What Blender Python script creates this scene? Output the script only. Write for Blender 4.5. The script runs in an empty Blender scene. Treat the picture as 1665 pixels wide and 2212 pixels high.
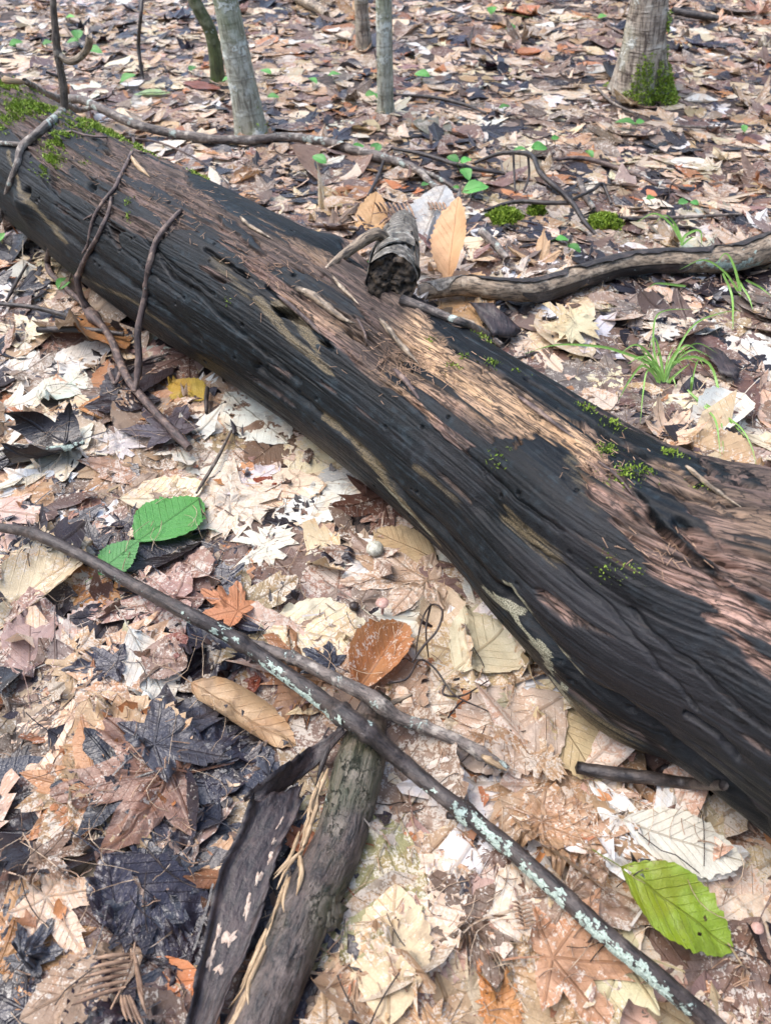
import bpy, math, random
import numpy as np
from mathutils import Vector

rng = np.random.default_rng(7)
random.seed(7)
scn = bpy.context.scene
COL = scn.collection

# ------------------------------------------------------------------ camera, sky, sun, exposure
VW, VH, F = 1665.0, 2212.0, 1736.0            # reading frame of the photograph, focal length in its pixels
CAMH, PITCH = 0.70, math.radians(45)
cam_d = bpy.data.cameras.new('camera'); cam = bpy.data.objects.new('camera', cam_d); COL.objects.link(cam)
cam.location = (0, 0, CAMH); cam.rotation_euler = (math.pi/2 - PITCH, 0, 0)
cam_d.sensor_fit = 'VERTICAL'; cam_d.sensor_height = 36; cam_d.lens = 36*F/VH
cam_d.clip_start = 0.01; cam_d.clip_end = 500
cam_d.dof.use_dof = True; cam_d.dof.focus_distance = 0.95; cam_d.dof.aperture_fstop = 9.0
scn.camera = cam

SUN_EL, SUN_AZ = 62, -80
w = bpy.data.worlds.new('World'); scn.world = w; w.use_nodes = True
nt = w.node_tree; nt.nodes.clear()
sky = nt.nodes.new('ShaderNodeTexSky'); sky.sky_type = 'NISHITA'; sky.sun_disc = False
sky.sun_elevation = math.radians(SUN_EL); sky.sun_rotation = math.radians(SUN_AZ)
sky.dust_density = 2.5; sky.ozone_density = 0.8; sky.air_density = 1.0
bg = nt.nodes.new('ShaderNodeBackground'); bg.inputs[1].default_value = 0.15
wo = nt.nodes.new('ShaderNodeOutputWorld')
nt.links.new(sky.outputs[0], bg.inputs[0]); nt.links.new(bg.outputs[0], wo.inputs[0])
sl = bpy.data.lights.new('sun', 'SUN'); sl.energy = 0.75; sl.angle = math.radians(50); sl.color = (1, .98, .95)
so = bpy.data.objects.new('sun', sl); COL.objects.link(so)
_e, _a = math.radians(SUN_EL), math.radians(SUN_AZ)
sd = Vector((math.sin(_a)*math.cos(_e), math.cos(_a)*math.cos(_e), math.sin(_e)))
so.rotation_euler = sd.to_track_quat('Z', 'Y').to_euler(); so.location = (1, 2, 6)
vs = scn.view_settings
scn.display_settings.display_device = 'sRGB'
vs.view_transform = 'Standard'; vs.look = 'None'; vs.gamma = 1; vs.use_curve_mapping = False
vs.exposure = 1.86
scn.cycles.use_denoising = True
scn.cycles.max_bounces = 4; scn.cycles.diffuse_bounces = 2; scn.cycles.glossy_bounces = 2
scn.cycles.transmission_bounces = 2; scn.cycles.transparent_max_bounces = 4

# ------------------------------------------------------------------ pixel <-> world
CAM = np.array([0, 0, CAMH])
cp, sp = math.cos(PITCH), math.sin(PITCH)
FWD = np.array([0, cp, -sp]); UP = np.array([0, sp, cp]); RT = np.array([1., 0, 0])
def ray(px, py):
    d = RT*((px-VW/2)/F) + UP*(-(py-VH/2)/F) + FWD
    return d
def PZ(px, py, z=0.0):
    d = ray(px, py); return CAM + d*((z-CAMH)/d[2])
def PY(px, py, Y):
    d = ray(px, py); return CAM + d*(Y/d[1])
def proj(p):
    v = np.asarray(p) - CAM
    dz = v @ FWD
    return np.stack([VW/2 + F*(v @ RT)/dz, VH/2 - F*(v @ UP)/dz], -1)
def depth(p): return float((np.asarray(p)-CAM) @ FWD)
def nrm(v):
    v = np.asarray(v, float); return v/(np.linalg.norm(v, axis=-1, keepdims=True)+1e-12)

# ------------------------------------------------------------------ noise
def _h(ix, iy, iz, s):
    n = (ix.astype(np.int64)*374761393 + iy.astype(np.int64)*668265263 + iz*1440662683 + s*974634777) & 0xffffffff
    n = ((n ^ (n >> 13))*1274126177) & 0xffffffff
    n = ((n ^ (n >> 15))*2246822519) & 0xffffffff
    return ((n ^ (n >> 16)) & 0xffffff)/float(0xffffff)*2-1
def vn(x, y, seed=0):
    x = np.asarray(x, float); y = np.asarray(y, float)
    ix = np.floor(x); iy = np.floor(y); fx = x-ix; fy = y-iy
    fx = fx*fx*(3-2*fx); fy = fy*fy*(3-2*fy)
    a = _h(ix, iy, 0, seed); b = _h(ix+1, iy, 0, seed); c = _h(ix, iy+1, 0, seed); d = _h(ix+1, iy+1, 0, seed)
    return (a*(1-fx)+b*fx)*(1-fy) + (c*(1-fx)+d*fx)*fy
def fbm(x, y, o=4, seed=0, g=.5, l=2.03):
    s = 0; a = 1; t = 0
    for k in range(o):
        s = s + a*vn(x*l**k, y*l**k, seed+k*17); t += a; a *= g
    return s/t
def sm(a, b, x):
    t = np.clip((x-a)/(b-a), 0, 1); return t*t*(3-2*t)

# ------------------------------------------------------------------ objects
def link(o, parent=None):
    COL.objects.link(o)
    if parent is not None: o.parent = parent
    return o
def tag(o, label=None, cat=None, group=None, kind=None):
    if label: o['label'] = label
    if cat: o['category'] = cat
    if group: o['group'] = group
    if kind: o['kind'] = kind
    return o
def empty(name, loc, label, cat, group=None):
    o = bpy.data.objects.new(name, None); o.empty_display_size = .02
    o.location = tuple(float(v) for v in loc); link(o); return tag(o, label, cat, group)
def mesh(name, V, Fs, mat, parent=None, attrs=None, smooth=True, origin=None):
    """Fs: list of int arrays (n,3) or (n,4)"""
    V = np.asarray(V, np.float64)
    if parent is not None: off = np.array(parent.matrix_basis.translation); 
    else: off = np.zeros(3)
    if parent is not None and parent.parent is not None: off = off + np.array(parent.parent.matrix_basis.translation)
    if parent is None and origin is not None: off = np.asarray(origin, float)
    me = bpy.data.meshes.new(name)
    if not isinstance(Fs, list): Fs = [Fs]
    Fs = [np.asarray(f, np.int32) for f in Fs if len(f)]
    me.vertices.add(len(V)); me.vertices.foreach_set('co', (V-off).astype(np.float32).ravel())
    nl = sum(f.size for f in Fs); npoly = sum(len(f) for f in Fs)
    me.loops.add(nl); me.loops.foreach_set('vertex_index', np.concatenate([f.ravel() for f in Fs]))
    me.polygons.add(npoly)
    tot = np.concatenate([np.full(len(f), f.shape[1], np.int32) for f in Fs])
    me.polygons.foreach_set('loop_start', np.concatenate([[0], np.cumsum(tot)[:-1]]).astype(np.int32))
    me.polygons.foreach_set('use_smooth', np.full(npoly, smooth))
    me.update(calc_edges=True)
    for k, a in (attrs or {}).items():
        a = np.asarray(a, np.float32)
        if a.ndim == 1:
            at = me.attributes.new(k, 'FLOAT', 'POINT'); at.data.foreach_set('value', a)
        elif a.shape[1] == 3:
            at = me.attributes.new(k, 'FLOAT_VECTOR', 'POINT'); at.data.foreach_set('vector', a.ravel())
        else:
            at = me.attributes.new(k, 'FLOAT_COLOR', 'POINT'); at.data.foreach_set('color', a.ravel())
    me.materials.append(mat)
    o = bpy.data.objects.new(name, me)
    if parent is None and origin is not None: o.location = tuple(off)
    return link(o, parent)

def crom(P, n, R=None):
    """catmull-rom through P resampled to n points by arc length"""
    P = np.asarray(P, float)
    Q = np.vstack([2*P[0]-P[1], P, 2*P[-1]-P[-2]])
    out = []; rr = []
    m = 16
    for i in range(len(P)-1):
        t = np.linspace(0, 1, m, endpoint=False)[:, None]
        a, b, c, d = Q[i], Q[i+1], Q[i+2], Q[i+3]
        out.append(.5*((2*b)+(-a+c)*t+(2*a-5*b+4*c-d)*t*t+(-a+3*b-3*c+d)*t**3))
        if R is not None: rr.append(R[i]+(R[i+1]-R[i])*t[:, 0])
    out = np.vstack(out+[P[-1:]])
    L = np.concatenate([[0], np.cumsum(np.linalg.norm(np.diff(out, axis=0), axis=1))])
    s = np.linspace(0, L[-1], n)
    res = np.stack([np.interp(s, L, out[:, k]) for k in range(out.shape[1])], 1)
    if R is None: return res, s
    rr = np.concatenate(rr+[[R[-1]]])
    return res, s, np.interp(s, L, rr)

def tube(C, R, ns=8, rough=0.0, seed=0, sl=60, sc=3.0, caps=True, up=None):
    """tube about C (n,3) with radii R; returns V, F list, luv (length, girth, 0)"""
    C = np.asarray(C, float); n = len(C); R = np.broadcast_to(np.asarray(R, float), (n,))
    T = nrm(np.gradient(C, axis=0))
    u = np.array(up if up is not None else (0, 0, 1.)); 
    if abs(T[0] @ u) > .93: u = np.array([0.3, -1., .1])
    N = np.zeros_like(C); v = nrm(u - (u @ T[0])*T[0]); N[0] = v
    for i in range(1, n):
        v = N[i-1] - (N[i-1] @ T[i])*T[i]; N[i] = nrm(v)
    B = np.cross(T, N)
    s = np.concatenate([[0], np.cumsum(np.linalg.norm(np.diff(C, axis=0), axis=1))])
    a = np.linspace(0, 2*np.pi, ns, endpoint=False)
    rad = R[:, None]*np.ones(ns)[None]
    if rough:
        S, A = np.meshgrid(s, a, indexing='ij')
        x = np.cos(A)*sc; y = np.sin(A)*sc
        d = fbm(S*sl + x*1.3, y + x*.7 + S*sl*.35, 4, seed) + .6*vn(S*sl*3+y*2, x*2-y, seed+5)
        rad = rad*(1+rough*d)
    V = C[:, None]+rad[..., None]*(np.cos(a)[None, :, None]*N[:, None]+np.sin(a)[None, :, None]*B[:, None])
    V = V.reshape(-1, 3)
    i = np.arange(n-1)[:, None]; j = np.arange(ns)[None]
    q = np.stack([i*ns+j, i*ns+(j+1) % ns, (i+1)*ns+(j+1) % ns, (i+1)*ns+j], -1).reshape(-1, 4)[:, ::-1]
    g = np.minimum(a, 2*np.pi-a)
    luv = np.stack([np.repeat(s, ns), (R[:, None]*g[None]).ravel()+seed % 13, np.zeros(n*ns)], 1)
    Fs = [q]
    if caps:
        V = np.vstack([V, C[:1]-T[:1]*R[0]*.35, C[-1:]+T[-1:]*R[-1]*.35]); luv = np.vstack([luv, luv[:1], luv[-1:]])
        k = len(V)-2; j = np.arange(ns)
        Fs.append(np.stack([np.full(ns, k), j, (j+1) % ns], 1)[:, ::-1])
        b = (n-1)*ns
        Fs.append(np.stack([np.full(ns, k+1), b+j, b+(j+1) % ns], 1))
    return V, Fs, luv

class Batch:
    def __init__(s): s.V=[]; s.T=[]; s.Q=[]; s.A={}; s.n=0
    def add(s, V, Fs, **A):
        for f in (Fs if isinstance(Fs, list) else [Fs]):
            if len(f): (s.T if f.shape[1] == 3 else s.Q).append(f+s.n)
        s.V.append(V); s.n += len(V)
        for k, a in A.items():
            a = np.asarray(a, float)
            if a.ndim == 1: a = np.broadcast_to(a, (len(V), len(a)))
            s.A.setdefault(k, []).append(a)
    def build(s, name, mat, parent=None, smooth=True, origin=None):
        Fs = []
        if s.T: Fs.append(np.vstack(s.T))
        if s.Q: Fs.append(np.vstack(s.Q))
        return mesh(name, np.vstack(s.V), Fs, mat, parent, {k: np.vstack(a) for k, a in s.A.items()}, smooth, origin)

# ------------------------------------------------------------------ materials
class MT:
    def __init__(s, name):
        s.m = bpy.data.materials.new(name); s.m.use_nodes = True; s.nt = s.m.node_tree; s.nt.nodes.clear()
        s.out = s.nt.nodes.new('ShaderNodeOutputMaterial')
        s.b = s.nt.nodes.new('ShaderNodeBsdfPrincipled'); s.nt.links.new(s.b.outputs[0], s.out.inputs[0])
    def set(s, inp, v):
        if hasattr(v, 'node') or isinstance(v, bpy.types.NodeSocket): s.nt.links.new(v, inp)
        else:
            if isinstance(v, (tuple, list)) and len(v) == 3 and len(inp.default_value) == 4: v = (*v, 1)
            inp.default_value = v
    def attr(s, n, o='Color'):
        a = s.nt.nodes.new('ShaderNodeAttribute'); a.attribute_name = n; return a.outputs[o]
    def math(s, op, a, b=0.0, c=None, clamp=False):
        n = s.nt.nodes.new('ShaderNodeMath'); n.operation = op; n.use_clamp = clamp
        s.set(n.inputs[0], a); s.set(n.inputs[1], b)
        if c is not None: s.set(n.inputs[2], c)
        return n.outputs[0]
    def vmath(s, op, a, b):
        n = s.nt.nodes.new('ShaderNodeVectorMath'); n.operation = op
        s.set(n.inputs[0], a); s.set(n.inputs[1], b); return n.outputs[0]
    def sep(s, v):
        n = s.nt.nodes.new('ShaderNodeSeparateXYZ'); s.set(n.inputs[0], v); return n.outputs
    def comb(s, x, y, z=0.0):
        n = s.nt.nodes.new('ShaderNodeCombineXYZ')
        s.set(n.inputs[0], x); s.set(n.inputs[1], y); s.set(n.inputs[2], z); return n.outputs[0]
    def noise(s, vec, scale, detail=3.0, rough=.55, dist=0.0):
        n = s.nt.nodes.new('ShaderNodeTexNoise'); s.set(n.inputs['Vector'], vec)
        n.inputs['Scale'].default_value = scale; n.inputs['Detail'].default_value = detail
        n.inputs['Roughness'].default_value = rough; n.inputs['Distortion'].default_value = dist
        return n.outputs[0]
    def vor(s, vec, scale, feature='DISTANCE_TO_EDGE', out=0):
        n = s.nt.nodes.new('ShaderNodeTexVoronoi'); n.feature = feature; s.set(n.inputs['Vector'], vec)
        n.inputs['Scale'].default_value = scale; return n.outputs[out]
    def mix(s, f, a, b, mode='MIX'):
        n = s.nt.nodes.new('ShaderNodeMix'); n.data_type = 'RGBA'; n.blend_type = mode; n.clamp_factor = True
        s.set(n.inputs[0], f); s.set(n.inputs[6], a); s.set(n.inputs[7], b); return n.outputs[2]
    def fmix(s, f, a, b):
        n = s.nt.nodes.new('ShaderNodeMix'); n.data_type = 'FLOAT'; s.set(n.inputs[0], f); s.set(n.inputs[2], a); s.set(n.inputs[3], b)
        return n.outputs[0]
    def step(s, x, lo, hi):
        n = s.nt.nodes.new('ShaderNodeMapRange'); n.interpolation_type = 'SMOOTHSTEP'; s.set(n.inputs[0], x)
        s.set(n.inputs[1], lo); s.set(n.inputs[2], hi); return n.outputs[0]
    def pos(s):
        return s.nt.nodes.new('ShaderNodeTexCoord').outputs['Object']
    def bump(s, h, dist=.001, st=1.0):
        n = s.nt.nodes.new('ShaderNodeBump'); n.inputs['Distance'].default_value = dist; n.inputs['Strength'].default_value = st
        s.set(n.inputs['Height'], h); s.nt.links.new(n.outputs[0], s.b.inputs['Normal'])
    def col(s, c): s.set(s.b.inputs['Base Color'], c)
    def rough(s, r): s.set(s.b.inputs['Roughness'], r)

def leaf_material():
    k = MT('decayed_leaf')
    C = k.attr('Col'); P = k.sep(k.attr('prm', 'Vector')); U = k.sep(k.attr('luv', 'Vector'))
    seed, wet, fung = P[0], P[1], P[2]
    v = k.vmath('ADD', k.pos(), k.comb(k.math('MULTIPLY', seed, 9.1), k.math('MULTIPLY', seed, 5.7), k.math('MULTIPLY', seed, 3.3)))
    nA = k.noise(v, 38, 4, .6); nB = k.noise(v, 19, 3, .6, .6); nF = k.noise(v, 420, 2, .65); nM = k.noise(v, 120, 2, .6)
    dark = k.mix(1.0, C, (.34, .30, .30), 'MULTIPLY')
    warm = k.mix(1.0, C, (1.06, .74, .48), 'MULTIPLY')
    cl = k.math('SUBTRACT', 1.0, U[2])
    c = k.mix(k.math('MULTIPLY', k.math('MULTIPLY', k.step(nA, .50, .68), .62), cl), C, dark)
    c = k.mix(k.math('MULTIPLY', k.math('MULTIPLY', k.step(nB, .44, .62), .55), cl), c, warm)
    # pale fungal bloom and bleached, lacy patches
    t = k.math('ADD', k.math('ADD', nB, k.math('MULTIPLY', k.math('SUBTRACT', nF, .5), .95)), k.math('MULTIPLY', k.math('SUBTRACT', nM, .5), .85))
    ff = k.math('MULTIPLY', k.step(t, k.math('SUBTRACT', .74, k.math('MULTIPLY', fung, .36)), k.math('SUBTRACT', .86, k.math('MULTIPLY', fung, .30))), k.step(fung, .02, .2))
    c = k.mix(k.math('MULTIPLY', ff, .66), c, (.70, .64, .54))
    # dark freckles
    sp_ = k.vor(v, 210, 'F1'); c = k.mix(k.math('MULTIPLY', k.math('SUBTRACT', 1.0, k.step(sp_, .10, .2)), k.math('MULTIPLY', k.math('MULTIPLY', k.step(nM, .5, .62), .8), cl)), c, dark)
    # veins
    ph = k.math('MULTIPLY', k.math('SUBTRACT', U[1], k.math('MULTIPLY', U[0], .62)), 10.5*math.pi)
    ls = k.math('ABSOLUTE', k.math('SINE', ph))
    lat = k.math('SUBTRACT', 1.0, k.step(ls, .05, .24))
    mid = k.math('SUBTRACT', 1.0, k.step(U[0], .006, .022))
    ret = k.math('SUBTRACT', 1.0, k.step(k.vor(v, 300), .02, .14))
    vein = k.math('MAXIMUM', k.math('MULTIPLY', lat, k.fmix(k.step(nB, .36, .60), .15, .65)), mid)
    c = k.mix(k.math('MULTIPLY', k.math('MAXIMUM', vein, k.math('MULTIPLY', ret, .22)), .55), c, k.mix(1.0, C, (.45, .36, .27), 'MULTIPLY'))
    k.col(c)
    r = k.math('ADD', k.fmix(wet, .60, .30), k.math('MULTIPLY', k.math('SUBTRACT', nA, .5), .35), clamp=True)
    k.rough(k.math('MAXIMUM', r, k.math('MULTIPLY', ff, .5)))
    k.set(k.b.inputs['Specular IOR Level'], k.fmix(wet, .4, .75))
    h = k.math('ADD', k.math('ADD', k.math('MULTIPLY', nA, 1.2), k.math('MULTIPLY', vein, .8)), k.math('ADD', k.math('MULTIPLY', nM, .55), k.math('ADD', k.math('MULTIPLY', nF, .18), k.math('MULTIPLY', ret, .08))))
    k.bump(h, .0016, .8)
    tr = k.nt.nodes.new('ShaderNodeBsdfTranslucent'); k.set(tr.inputs[0], c)
    mx = k.nt.nodes.new('ShaderNodeMixShader'); mx.inputs[0].default_value = .22
    k.nt.links.new(k.b.outputs[0], mx.inputs[1]); k.nt.links.new(tr.outputs[0], mx.inputs[2]); k.nt.links.new(mx.outputs[0], k.out.inputs[0])
    return k.m

def plain_material(name, c1, c2, scale=120, rough=.7, bump=.0008, spec=.4, stretch=None):
    k = MT(name); v = k.pos()
    if stretch: v = k.vmath('MULTIPLY', k.attr('luv', 'Vector'), stretch)
    n1 = k.noise(v, scale, 4, .6); n2 = k.noise(v, scale*.23, 3, .6)
    c = k.mix(k.step(n1, .38, .62), c1, c2)
    c = k.mix(k.math('MULTIPLY', k.step(n2, .45, .65), .6), c, tuple(x*.5 for x in c1))
    k.col(c); k.rough(rough); k.b.inputs['Specular IOR Level'].default_value = spec
    if bump: k.bump(k.math('ADD', n1, n2), bump)
    return k.m

def bark_material(name, cols, lich=0.0, crack=0.0, lcol=(.42, .5, .44), rough=.62, scale=1.0, rings=0.0, algae=0.0, bmp=.0016):
    """cols: dark, mid, pale; luv = (length, girth)"""
    k = MT(name); L = k.attr('luv', 'Vector'); P = k.pos()
    vl = k.vmath('MULTIPLY', L, (55*scale, 240*scale, 1)); 
    n1 = k.noise(vl, 1.0, 5, .65, .4); n2 = k.noise(P, 60*scale, 4, .6); n3 = k.noise(P, 420*scale, 3, .6); n4 = k.noise(P, 16*scale, 3, .6)
    c = k.mix(k.step(n1, .34, .6), cols[0], cols[1])
    c = k.mix(k.math('MULTIPLY', k.step(n2, .5, .68), .8), c, cols[2])
    c = k.mix(k.math('MULTIPLY', k.step(n3, .55, .7), .5), c, cols[0])
    h = k.math('ADD', k.math('MULTIPLY', n1, 1.0), k.math('ADD', k.math('MULTIPLY', n2, .8), k.math('MULTIPLY', n3, .3)))
    if crack:
        vv_ = k.vmath('ADD', k.vmath('MULTIPLY', L, (38, 62, 1)), k.comb(k.math('MULTIPLY', n2, 2.6), k.math('MULTIPLY', n1, 1.9)))
        ce = k.math('SUBTRACT', 1.0, k.step(k.vor(vv_, 1.0), .0, .045)); nz = k.step(n4, .46, .58); ce = k.math('MULTIPLY', ce, nz)
        c = k.mix(k.math('MULTIPLY', ce, crack), c, cols[0]); h = k.math('SUBTRACT', h, k.math('MULTIPLY', ce, 1.6))
    if rings:
        vr = k.vmath('MULTIPLY', L, (300*scale, 30*scale, 1)); nr = k.noise(vr, 1.0, 3, .6)
        c = k.mix(k.math('MULTIPLY', k.step(nr, .56, .66), rings), c, cols[0]); h = k.math('SUBTRACT', h, k.math('MULTIPLY', nr, rings))
    if algae:
        c = k.mix(k.math('MULTIPLY', k.step(n4, .42, .62), algae), c, (.10, .15, .03))
    if lich:
        nl = k.math('ADD', k.noise(P, 34*scale, 4, .6), k.math('MULTIPLY', k.math('SUBTRACT', n3, .5), .25))
        f = k.step(nl, .74-.3*lich, .79-.3*lich); c = k.mix(f, c, lcol); h = k.math('ADD', h, k.math('MULTIPLY', f, .5))
    k.col(c); k.rough(rough); k.b.inputs['Specular IOR Level'].default_value = .5
    k.bump(h, bmp)
    return k.m

def log_material():
    k = MT('weathered_log_wood')
    L = k.attr('luv', 'Vector'); A = k.sep(k.attr('msk', 'Vector')); Bm = k.sep(k.attr('mskb', 'Vector'))
    skin, tan, pink = A[0], A[1], A[2]; pale, crust, grey = Bm[0], Bm[1], Bm[2]
    P = k.pos()
    g1 = k.noise(k.vmath('MULTIPLY', L, (11, 290, 1)), 1, 5, .68, .6)
    g2 = k.noise(k.vmath('MULTIPLY', L, (30, 720, 1)), 1, 3, .66, .4)
    g3 = k.noise(k.vmath('MULTIPLY', L, (6, 60, 1)), 1, 4, .64, .8)
    sp1 = k.noise(P, 900, 2, .6); sp2 = k.noise(P, 85, 4, .6)
    # bare rotten wood
    wd = k.mix(k.step(g1, .36, .62), (.030, .021, .017), (.125, .088, .068))
    wd = k.mix(k.math('MULTIPLY', k.step(g3, .45, .66), .6), wd, (.165, .108, .092))
    wt = k.mix(k.step(g1, .30, .58), (.14, .083, .045), (.56, .37, .215))
    wp = k.mix(k.step(g1, .30, .60), (.11, .07, .056), (.46, .29, .225))
    wd = k.mix(k.math('MULTIPLY', tan, k.step(g3, .30, .55)), wd, wt); wd = k.mix(k.math('MULTIPLY', pink, k.step(g3, .34, .56)), wd, wp)
    g4 = k.noise(k.vmath('MULTIPLY', L, (13, 150, 1)), 1, 3, .6, .7); g5 = k.noise(k.vmath('MULTIPLY', L, (45, 130, 1)), 1, 4, .65, .4)
    crk = k.math('SUBTRACT', 1.0, k.step(k.math('ABSOLUTE', k.math('SUBTRACT', g4, .5)), .006, .030))
    wd = k.mix(k.math('MULTIPLY', crk, .85), wd, (.014, .010, .008))
    wd = k.mix(k.math('MULTIPLY', k.step(g5, .55, .64), .62), wd, (.030, .022, .019))
    wd = k.mix(k.math('MULTIPLY', k.step(g2, .52, .62), .85), wd, (.016, .011, .009))
    wd = k.mix(k.math('MULTIPLY', k.step(sp2, .55, .66), .45), wd, (.05, .034, .028))
    # blackened outer skin, painted blue-grey sheen, thin tan streaks where it is worn
    sk = k.mix(k.step(g3, .35, .65), (.0010, .0018, .0025), (.0048, .0078, .0102))
    sk = k.mix(k.math('MULTIPLY', k.step(k.math('ADD', sp2, k.math('MULTIPLY', k.math('SUBTRACT', g3, .5), .7)), .52, .76), .7), sk, (.022, .033, .040))
    sk = k.mix(k.math('MULTIPLY', grey, .85), sk, k.mix(k.step(g1, .2, .8), (.010, .0105, .012), (.030, .028, .031)))
    stv = k.math('ADD', pale, k.math('MULTIPLY', k.math('SUBTRACT', g1, .5), 1.3))
    sk = k.mix(k.math('MULTIPLY', k.step(stv, .28, .75), .8), sk, k.mix(k.step(sp1, .4, .6), (.06, .048, .028), (.20, .155, .09)))
    sk = k.mix(k.math('MULTIPLY', k.math('SUBTRACT', 1.0, k.step(k.math('ABSOLUTE', k.math('SUBTRACT', g3, .5)), .003, .014)), .7), sk, (.001, .001, .001))
    sk = k.mix(k.math('MULTIPLY', k.step(g1, .60, .72), .3), sk, (.040, .030, .026))
    sk = k.mix(k.math('MULTIPLY', k.step(g2, .64, .74), .6), sk, (.05, .037, .03))
    sk = k.mix(k.math('MULTIPLY', k.step(sp1, .66, .74), .3), sk, (.09, .08, .065))
    c = k.mix(skin, wd, sk)
    cf = k.math('MULTIPLY', k.step(k.math('ADD', crust, k.math('MULTIPLY', k.math('SUBTRACT', g2, .5), 1.0)), .42, .6), .9)
    c = k.mix(cf, c, k.mix(k.step(sp1, .42, .58), (.10, .095, .06), (.34, .32, .23)))
    k.col(c)
    k.rough(k.fmix(skin, .62, k.math('ADD', .05, k.math('MULTIPLY', k.math('ADD', sp2, g3), .42))))
    k.set(k.b.inputs['Specular IOR Level'], k.fmix(skin, .3, .2))
    h = k.math('ADD', k.math('ADD', k.math('MULTIPLY', g1, k.fmix(skin, 1.0, .09)), k.math('MULTIPLY', g2, k.fmix(skin, .7, .05))), k.math('ADD', k.math('MULTIPLY', sp1, .25), k.math('MULTIPLY', sp2, .4)))
    k.bump(h, .0022, 1.0)
    return k.m

def humus_material():
    k = MT('forest_floor'); P = k.pos()
    n1 = k.noise(P, 70, 6, .65); n2 = k.noise(P, 9, 3, .5); vc = k.vor(P, 16, 'F1', 1)
    s = k.sep(vc)
    near = k.mix(k.step(n1, .4, .62), (.018, .012, .009), (.085, .056, .042))
    lf = k.mix(k.step(s[0], .2, .8), (.10, .065, .045), (.36, .25, .17))
    lf = k.mix(k.step(s[1], .6, .7), lf, (.05, .04, .04)); lf = k.mix(k.math('MULTIPLY', k.step(n1, .45, .6), .6), lf, (.05, .035, .025))
    xy = k.sep(P); rr = k.math('SQRT', k.math('ADD', k.math('MULTIPLY', xy[0], xy[0]), k.math('MULTIPLY', xy[1], xy[1])))
    k.col(k.mix(k.step(rr, 4.5, 6.0), near, lf)); k.rough(.8); k.bump(k.math('ADD', n1, k.math('MULTIPLY', s[0], .6)), .006)
    return k.m

M_LEAF = leaf_material(); M_LOG = log_material(); M_HUMUS = humus_material()
M_TWIG = bark_material('twig_bark', ((.035, .028, .024), (.14, .11, .088), (.30, .25, .20)), lich=.35)
M_TWIGR = bark_material('reddish_twig_bark', ((.025, .017, .016), (.105, .07, .06), (.28, .195, .145)), lich=.1)
M_DARK = bark_material('wet_dark_bark', ((.012, .010, .009), (.035, .027, .024), (.09, .07, .058)), lich=.1, rough=.45)
M_STICK = bark_material('grey_stick_bark', ((.03, .025, .022), (.15, .12, .10), (.40, .35, .29)), lich=.5, lcol=(.40, .46, .40))
M_LICHB = bark_material('lichen_branch_bark', ((.014, .011, .010), (.052, .039, .033), (.12, .095, .08)), lich=.35, lcol=(.36, .44, .38), rough=.5)
M_THICK = bark_material('cracked_brown_bark', ((.010, .008, .007), (.080, .057, .046), (.165, .125, .105)), lich=.2, crack=.95, rough=.5, scale=.8, algae=.14, bmp=.003)
M_SLAB = bark_material('dark_loose_bark', ((.010, .007, .007), (.040, .027, .025), (.075, .050, .043)), lich=0, rough=.45, scale=.8)
M_PEEL = bark_material('barkless_grey_wood', ((.035, .026, .018), (.28, .21, .14), (.48, .39, .28)), lich=.12, rough=.6)
M_CURL = bark_material('grey_curled_bark', ((.02, .018, .015), (.15, .13, .10), (.36, .33, .28)), lich=.4, lcol=(.40, .42, .36), rings=.6)
M_BIRCH = bark_material('grey_green_tree_bark', ((.16, .15, .11), (.44, .44, .35), (.62, .64, .56)), lich=.62, lcol=(.62, .65, .57), scale=.5, rings=.6, algae=.45, bmp=.003)
M_FIR = bark_material('brown_tree_bark', ((.07, .05, .038), (.40, .335, .26), (.60, .55, .46)), lich=.5, lcol=(.60, .60, .53), scale=.4, rings=1.0, algae=.3, bmp=.004)
M_MOSSB = bark_material('mossy_tree_bark', ((.035, .04, .016), (.085, .105, .035), (.22, .23, .14)), lich=.45, scale=.5, bmp=.004)
M_RAW = plain_material('splintered_wood', (.28, .185, .10), (.47, .34, .205), 1.0, .6, .0008, stretch=(60, 900, 1))
M_MOSS = plain_material('moss', (.13, .21, .015), (.28, .38, .045), 300, .6, 0)
M_LICH = plain_material('mint_lichen', (.27, .335, .275), (.45, .52, .44), 700, .8, .0004)
M_NEED = plain_material('dry_needle', (.17, .10, .062), (.40, .255, .16), 90, .6, 0)
M_THREAD = plain_material('dry_thread', (.30, .20, .12), (.55, .42, .29), 90, .7, 0)
M_STEMD = plain_material('dark_stem', (.02, .014, .012), (.06, .04, .03), 200, .45, 0)
M_STEMG = plain_material('green_stem', (.10, .16, .03), (.22, .25, .07), 200, .5, 0)
M_GRASS = plain_material('grass_blade', (.13, .29, .045), (.26, .43, .10), 40, .4, 0, stretch=(20, 200, 1))
M_PUFF = plain_material('pale_fungus', (.36, .35, .27), (.55, .53, .44), 500, .6, .0006)
M_CAP = plain_material('mushroom_cap', (.38, .22, .17), (.48, .31, .25), 500, .5, .0003)
M_ROT = plain_material('rotten_core', (.010, .007, .005), (.085, .06, .038), 130, .7, .003)
M_FUNG = plain_material('pale_crust_fungus', (.40, .29, .22), (.56, .45, .35), 300, .75, .0006)

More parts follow.
